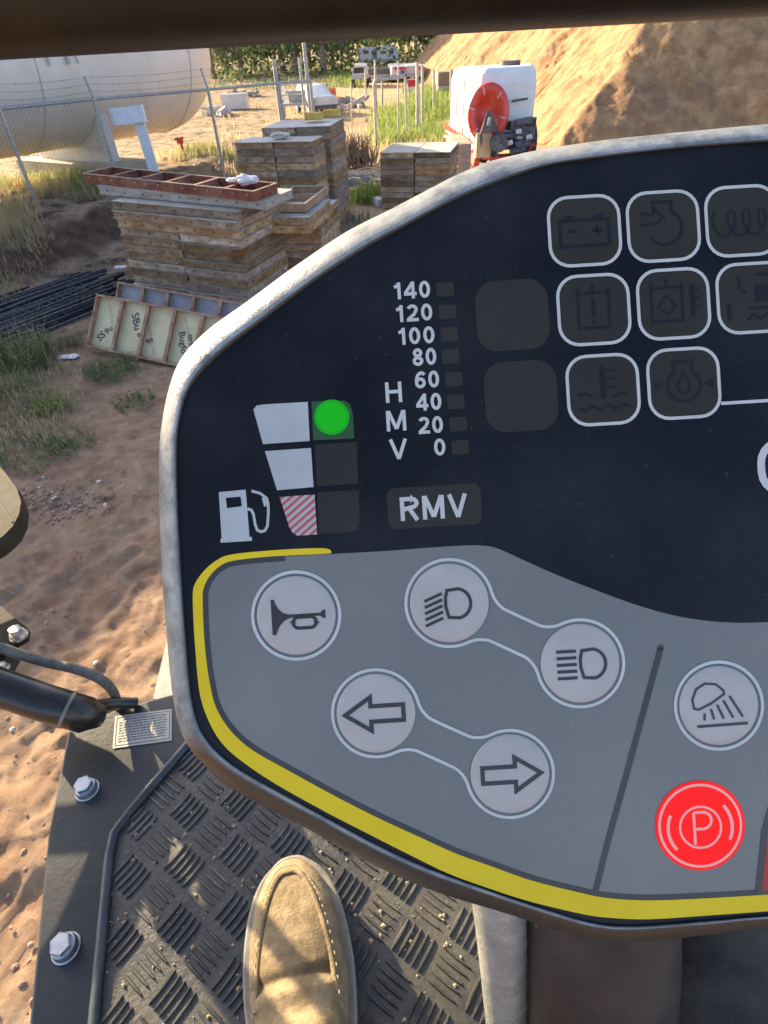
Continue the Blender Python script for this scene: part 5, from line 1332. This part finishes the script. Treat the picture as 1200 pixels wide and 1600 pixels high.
# indicator lamps ----------------------------------------------------
for i, (x, y) in enumerate(((800.5, 492.5), (814, 619))):
    p = PR(); p.poly(rrect(x, y, 114, 110, 32), .5); p.build('blank_indicator', MB_LENS)
def D_(p, cx, cy, pts, w_, closed=False): p.stroke([rp(cx, cy, x, y) for x, y in pts], w_, 1.0, 1, closed)
def d_batt(p, x, y):
    D_(p, x, y, [(-38, -17), (38, -17), (38, 23), (-38, 23)], 5, True); p.poly([rp(x, y, *q) for q in ((-30, -25), (-16, -25), (-16, -19), (-30, -19))], 1.0, 1); p.poly([rp(x, y, *q) for q in ((16, -25), (30, -25), (30, -19), (16, -19))], 1.0, 1)
    D_(p, x, y, [(-26, 0), (-12, 0)], 5); D_(p, x, y, [(12, 0), (28, 0)], 5); D_(p, x, y, [(20, -7), (20, 7)], 5)
def d_air(p, x, y):
    D_(p, x, y, [(-14, -20), (-14, -38), (14, -38), (14, -22)]+[(2+cos(radians(t))*27, 2+sin(radians(t))*27) for t in range(-55, 166, 17)], 4.5)
    D_(p, x, y, [(-14, -28), (2, -14), (-8, -6), (-34, -3)], 4); D_(p, x, y, [(-34, -22), (-14, -18)], 4)
def d_coil(p, x, y):
    pts = [(-40+t*.8-11*sin(t*.21), -18+20*(1-cos(t*.21))) for t in range(0, 101, 2)]
    D_(p, x, y, pts, 4)
def d_hyd(p, x, y):
    D_(p, x, y, [(-24, -34), (-24, 28), (24, 28), (24, -34)], 4.5); D_(p, x, y, [(-24, -26), (24, -26)], 4.5); D_(p, x, y, [(0, -40), (0, -26)], 4); D_(p, x, y, [(0, -18), (0, 10)], 6); D_(p, x, y, [(0, 16), (0, 21)], 6)
def d_hydt(p, x, y):
    D_(p, x, y, [(-34, -34), (-34, 26), (14, 26), (14, -34)], 4.5); D_(p, x, y, [(-34, -26), (14, -26)], 4.5); D_(p, x, y, [(-10, -40), (-10, -26)], 4)
    D_(p, x, y, [(-10, -14), (-24, 4), (-10, 16), (4, 4)], 3.5, True); D_(p, x, y, [(30, -30), (30, 22)], 7)
    for k in range(3): D_(p, x, y, [(30, -22+k*14), (42, -22+k*14)], 4)
def d_brush(p, x, y):
    D_(p, x, y, [(-38, 6), (-38, 34)], 6); D_(p, x, y, [(-10, 34), (0, 26), (10, 34), (20, 26), (30, 34)], 4); D_(p, x, y, [(-8, 16), (28, 16)], 4)
    p.poly([rp(x, y, *q) for q in ((4, -20), (34, -20), (34, 6), (4, 6))], 1.0, 1); D_(p, x, y, [(-20, -34), (-20, -16), (-10, -8)], 4); D_(p, x, y, [(6, -36), (34, -36)], 5)
def d_temp(p, x, y):
    D_(p, x, y, [(0, -38), (0, 14)], 8); 
    for k in range(3): D_(p, x, y, [(4, -30+k*13), (20, -30+k*13)], 4.5)
    D_(p, x, y, [(-40, 8), (-28, 5), (-16, 10)], 4); D_(p, x, y, [(14, 12), (28, 6), (40, 8)], 4)
    D_(p, x, y, [(-40, 26), (-30, 32), (-18, 24), (-6, 31), (6, 24), (18, 31), (30, 24), (40, 28)], 4.5)
def d_oil(p, x, y):
    D_(p, x, y, [(-13, -22), (-15, -34), (15, -34), (13, -22)]+[(cos(radians(t))*26, 3+sin(radians(t))*25) for t in range(-50, 231, 20)], 5, True)
    D_(p, x, y, [(0, -16), (-10, 2), (-7, 12), (0, 16), (7, 12), (10, 2)], 4, True)
    for s in (-1, 1): p.poly([rp(x, y, *q) for q in ((s*32, 2), (s*46, -7), (s*46, 10))], 1.0, 1)
lamps = [((913, 361), d_batt, 'unlit square indicator with a battery symbol'), ((1036, 353.8), d_air, 'unlit square indicator with an air filter symbol'), ((1158.5, 345.5), d_coil, 'unlit square indicator with a glow coil symbol'),
         ((927.5, 484), d_hyd, 'unlit square indicator with a tank and exclamation mark'), ((1052, 475), d_hydt, 'unlit square indicator with a tank and thermometer'), ((1176, 465.5), d_brush, 'unlit square indicator with a seat and water symbol'),
         ((942, 609), d_temp, 'unlit square indicator with a coolant thermometer'), ((1068, 599), d_oil, 'unlit square indicator with an oil pressure symbol')]
for (x, y), ic, lb in lamps:
    p = PR(); p.poly(rrect(x, y, 106, 103, 29), .5, 0); p.stroke(rrect(x, y, 110, 107, 31), 5, .9, 2, True); ic(p, x, y); p.build('indicator_lamp', [MB_LENS, MB_DIM, MB_WHITE], lb)
for k in range(3, 5):
    x, y = rp(1068, 599, 124*(k-1)+20, 0)
p = PR(); p.stroke([rp(1068, 599, 56, 35), rp(1068, 599, 300, 35), rp(1068, 599, 420, 60)], 5, .9); p.build('frame_line', MB_WHITE)
p = PR(); p.stroke([rp(1226, 729, x, y) for x, y in rr2(0, 0, 74, 78, 32)], 12, .9, 0, True); p.build('big_digit', MB_WHITE, 'big white rounded digit cut by the right edge of the view')

# frequency scale
for i, (tx, x, y, w_) in enumerate((('140', 643.5, 453.5, 58), ('120', 647, 489, 58), ('100', 650.5, 524.5, 58), ('80', 663, 557.5, 38), ('60', 667, 593, 39), ('40', 670, 628, 40), ('20', 673, 664, 39), ('0', 687, 698.5, 19))):
    p = PR(); p.text(tx, x, y, 26.5, w_, .6, .19); p.build('scale_number', MB_WHITE)
for i, (x, y) in enumerate(((695.5, 452.5), (699, 487.5), (702, 522.5), (704, 557), (709, 592.5), (712, 628), (716, 663), (719, 699))):
    p = PR(); p.poly(rrect(x, y, 27, 22, 2), .5); p.build('scale_segment', MB_LENS)
for tx, x, y, w_ in (('H', 615, 613, 27), ('M', 619, 657.5, 32), ('V', 622.5, 702, 29)):
    p = PR(); p.text(tx, x, y, 32, w_, .6, .17); p.build('letter', MB_WHITE)
p = PR(); p.poly(rrect(678.5, 791, 147, 64, 13), .5, 0); p.text('RMV', 677.5, 792.5, 37, 106, 1.0, .18, 1); p.build('mode_indicator', [MB_LENS, MB_WHITE], 'grey rounded indicator reading RMV')

# fuel gauge
GW = mat('gauge_white', (.46, .46, .43), (.52, .52, .49), 60, .4)
p = PR(); p.poly([(396, 640), (401, 634), (412, 632), (481, 628), (484, 689), (411, 694)], .6); p.build('gauge_segment', GW)
p = PR(); p.poly([(414, 705), (486, 700), (490, 761), (433, 766)], .6); p.build('gauge_segment', GW)
tri = [(437, 776.6), (491.6, 772.7), (495.5, 835), (465, 837), (457, 832), (452, 823)]
def clip(poly, nx, ny, c0, keep_gt):
    r = []; n = len(poly)
    for i in range(n):
        a = poly[i-1]; b = poly[i]; da = a[0]*nx+a[1]*ny-c0; db = b[0]*nx+b[1]*ny-c0
        if not keep_gt: da, db = -da, -db
        if (da >= 0) != (db >= 0): t = da/(da-db); r.append((a[0]+(b[0]-a[0])*t, a[1]+(b[1]-a[1])*t))
        if db >= 0: r.append(b)
    return r
p = PR(); p.poly(tri, .6, 0); k = 1190
nx, ny = .66, .75
cmin = min(a*nx+b*ny for a, b in tri); cmax = max(a*nx+b*ny for a, b in tri); n = 9
for i in range(n):
    a = cmin+(cmax-cmin)*(i+.1)/n; b = cmin+(cmax-cmin)*(i+.55)/n
    q = clip(clip(tri, nx, ny, a, True), nx, ny, b, False)
    if len(q) > 2: p.poly(q, 1.0, 1)
p.build('gauge_segment', [GW, mat('stripe_red', (.55, .10, .10))], 'red and white striped lowest fuel gauge segment')
p = PR(); p.poly([(486.7, 627.5), (538, 626), (547, 632), (551, 645), (553.5, 685), (489.5, 688)], .5, 0); p.disc(518.5, 652, 27.5, 1.0, 1); p.disc(518.5, 652, 23, 1.4, 2)
p.build('gauge_lamp', [mat('green_lens', (.03, .06, .03), rough=.5, spec=.2, emit=(.03, .16, .04), estr=.06), mat('green_led_edge', (.01, .2, .012), rough=.6, spec=.1, emit=(.01, .45, .02), estr=.14), mat('green_led', (.01, .25, .012), rough=.6, spec=.1, emit=(.01, .70, .015), estr=.11), mat('green_core', (.04, .4, .05), rough=.6, spec=.1, emit=(.02, .8, .02), estr=.13)], 'lit green fuel gauge lamp')
p = PR(); p.poly([(491.6, 695), (557.6, 690.5), (559.5, 756), (495.5, 759.5)], .5); p.build('gauge_lamp', MB_LENS)
p = PR(); p.poly([(495.5, 769.5), (561, 765.5), (562, 818), (558, 827), (549, 831.5), (498.5, 834.5)], .5); p.build('gauge_lamp', MB_LENS)
# fuel pump pictogram
p = PR()
def L2(a, b): return a
outl = [(342, 769), (384, 765), (387, 801), (390, 839), (393.5, 839), (394, 845), (345, 848), (344.5, 842), (346.5, 841)]
w0 = [(353, 778), (376, 776), (378, 791), (355, 794)]
p.poly(outl, .6, 0); p.poly(w0, 1.0, 1)
p.stroke([(387, 795), (393, 797), (396, 803), (399, 820), (402, 828), (408, 831), (414, 829), (418, 822), (419.5, 800), (419, 786), (416, 778), (407, 771), (393, 767)], 4.2, .6, 0)
p.poly([(409, 778), (419, 777), (421, 788), (413, 792)], .7, 0)
p.build('fuel_pump_symbol', [GW, MB_BLACK])

# ================================================================== PERSON (left boot and leg)
def person():
    toe = at(456, 1350, FLZ+.03); hl = at(482, 1690, FLZ+.03); ax = Vector((hl.x-toe.x, hl.y-toe.y, 0)).normalized(); sx = Vector((-ax.y, ax.x, 0))
    if sx.x < 0: sx = -sx
    zf = FLZ+.0115; o = thing('person', 'person seated, only a tan work boot and trouser leg on the tread plate', 'person', (toe.x, toe.y, zf))
    def pt(s, x, z): return Vector((toe.x, toe.y, 0))+ax*s+sx*x+Vector((0, 0, zf+z))
    W = [(0, .006, .030), (.004, .020, .040), (.012, .031, .047), (.025, .041, .053), (.045, .0495, .058), (.07, .0545, .062), (.095, .056, .066), (.12, .054, .073), (.145, .050, .084), (.17, .0455, .099), (.195, .043, .118), (.215, .042, .135)]
    W = [(a, w_*.85, h_) for a, w_, h_ in W]
    n = 28
    def halfw(s):
        for (a, wa, _), (b, wb, _) in zip(W[:-1], W[1:]):
            if a <= s <= b: return wa+(wb-wa)*(s-a)/(b-a)
        return W[-1][1]
    # sole
    def outline(grow, z):
        ss = [0, .004, .012, .025, .045, .07, .095, .12, .145, .17, .2, .23, .26, .28, .292]
        hw = [halfw(s) if s < .2 else (.041 if s < .25 else (.040 if s < .27 else (.032 if s < .285 else .012))) for s in ss]
        L = [pt(s-(grow if i == 0 else 0), -(h_+grow), z) for i, (s, h_) in enumerate(zip(ss, hw))]; R = [pt(s-(grow if i == 0 else 0), h_+grow, z) for i, (s, h_) in enumerate(zip(ss, hw))]
        o_ = L+R[::-1]; return catmull(o_, 3, True)
    m = MB(); m.loft([outline(.001, 0), outline(.003, .003), outline(.003, .022), outline(.002, .024)], smooth=False); m.build('sole', mat('boot_sole', (.055, .055, .06), (.10, .10, .105), 30, .8, .3, 120), o)
    m = MB(); m.loft([outline(.0025, .0245), outline(.0035, .026), outline(.0035, .0285), outline(.0015, .030)], smooth=False); m.build('welt', mat('boot_welt', (.14, .13, .12), (.24, .21, .16), 40, .7, .2, 150), o)
    M_su = mat('boot_suede', (.20, .15, .085), (.34, .265, .155), 45, .95, .9, 160, spec=.1, c3=(.15, .115, .07))
    # upper with creases: rings of superellipse
    def upring(s, hw, h, cz=.028, up=0.0, crease=0.0):
        r = []
        for k in range(n):
            a = 2*pi*k/n; c, s_ = cos(a), sin(a); e = .78
            x = math.copysign(abs(c)**e, c)*hw; z = (math.copysign(abs(s_)**(.72), s_)*(h-cz)+cz) if s_ > 0 else cz+s_*.004
            r.append(pt(s, x, z-crease*(s_ > .3)))
        return r
    rings = []
    S2 = [0.003, .008, .016, .028, .045, .065, .082, .094, .101, .106, .110, .114, .119, .126, .134, .140, .146, .155, .166, .178, .190, .205, .22]
    for s in S2:
        for (a, wa, ha), (b, wb, hb) in zip(W[:-1]+[(.215, .042, .135)], W[1:]+[(.3, .042, .2)]):
            if a <= s <= b: t = (s-a)/(b-a); hw, h = wa+(wb-wa)*t, ha+(hb-ha)*t; break
        cr = .008*math.exp(-((s-.108)/.0045)**2)-.005*math.exp(-((s-.119)/.006)**2)+.006*math.exp(-((s-.131)/.004)**2)-.004*math.exp(-((s-.146)/.008)**2)+.004*math.exp(-((s-.166)/.006)**2)
        rings.append(upring(s, hw-.003, h+.002, crease=cr))
    m = MB(); m.loft(rings)
    # shaft
    sh = []
    for k in range(9):
        t = k/8; z = .06+t*.16; cs_ = .242+.05*t; a_, b_ = .050+.002*k*.5, .045
        sh.append([pt(cs_+cos(2*pi*j/n)*-(.052 if z > .13 else .052+.02*(1-(z-.06)/.07)), sin(2*pi*j/n)*b_, z) for j in range(n)])
    m.loft(sh); up = m.build('boot_upper', M_su, o); sb = up.modifiers.new('s', 'SUBSURF'); sb.levels = 1; sb.render_levels = 2
    # raised vamp seam: U shaped roll around the toe + stitches
    def vamp(u_, k, dz=0):
        s = .022+.10*u_; return s
    pts = []; 
    for i in range(33):
        t = -1+2*i/32; s = .020+.105*abs(t)**2.2; hw, h = 0, 0
        for (a, wa, ha), (b, wb, hb) in zip(W[:-1], W[1:]):
            if a <= s <= b: q = (s-a)/(b-a); hw, h = wa+(wb-wa)*q, ha+(hb-ha)*q; break
        x = math.copysign(min(abs(t)**.55, 1), t)*(hw-.003)*.80; zz = .028+(h+.002-.028)*(1-min(abs(x/(hw-.003)), .999)**(2/.78))**(.36)
        pts.append(pt(s, x, zz))
    m = MB(); m.tube(catmull(pts, 3), .0024, 8); m.build('vamp_seam', M_su, o)
    m = MB(); cc = catmull(pts, 3)
    for i in range(1, len(cc)-1, 2):
        d = (cc[i+1]-cc[i-1]).normalized(); q = cc[i]+(cc[i]-pt(.07, 0, .03)).normalized()*.006-Vector((0, 0, .0005)); m.tube([q-d*.0013, q+d*.0013], .0006, 5)
    m.build('stitching', mat('stitch', (.34, .27, .17)), o)
    # trouser leg: one continuous tapering surface to the knee and back to the hip
    path = [pt(.30, 0, .17), pt(.31, 0, .24), pt(.33, .0, .33), pt(.37, 0, .40), pt(.44, 0, .43), pt(.58, .01, .42), pt(.74, .02, .40)]
    m = MB(); m.tube(catmull(path, 4), [.060]*5+[.064]*4+[.072]*4+[.08]*4+[.088]*4+[.092]*4, 24) if len(catmull(path, 4)) == 25 else None
    m.build('trouser_leg', mat('denim', (.05, .06, .085), (.09, .10, .13), 40, .9, .3, 150), o)
person()


# sand grains carried onto the tread plate
rr = random.Random(77); m = MB()
for k in range(1500):
    x = rr.uniform(-.36, .25); y = rr.gauss(.22, .2)
    if not inside((x, y), pin): continue
    c = Vector((x, y, FLZ+.0095)); g_ = rr.choice((.0006, .0009, .0014, .0024))*rr.uniform(.6, 1.2)
    p4 = [c+Vector((cos(a)*g_*rr.uniform(.7, 1.3), sin(a)*g_*rr.uniform(.7, 1.3), 0)) for a in (0, 1.6, 3.1, 4.7)]; tp_ = c+Vector((0, 0, g_*.9))
    m.add(p4+[tp_], [(0, 1, 4), (1, 2, 4), (2, 3, 4), (3, 0, 4)])
o = m.build('sand_grains', mat('sand_grain', (.34, .24, .15), (.46, .35, .23), 200, .95), kind='stuff'); o['label'] = 'loose sand grains scattered on the black tread plate'; o['category'] = 'sand'
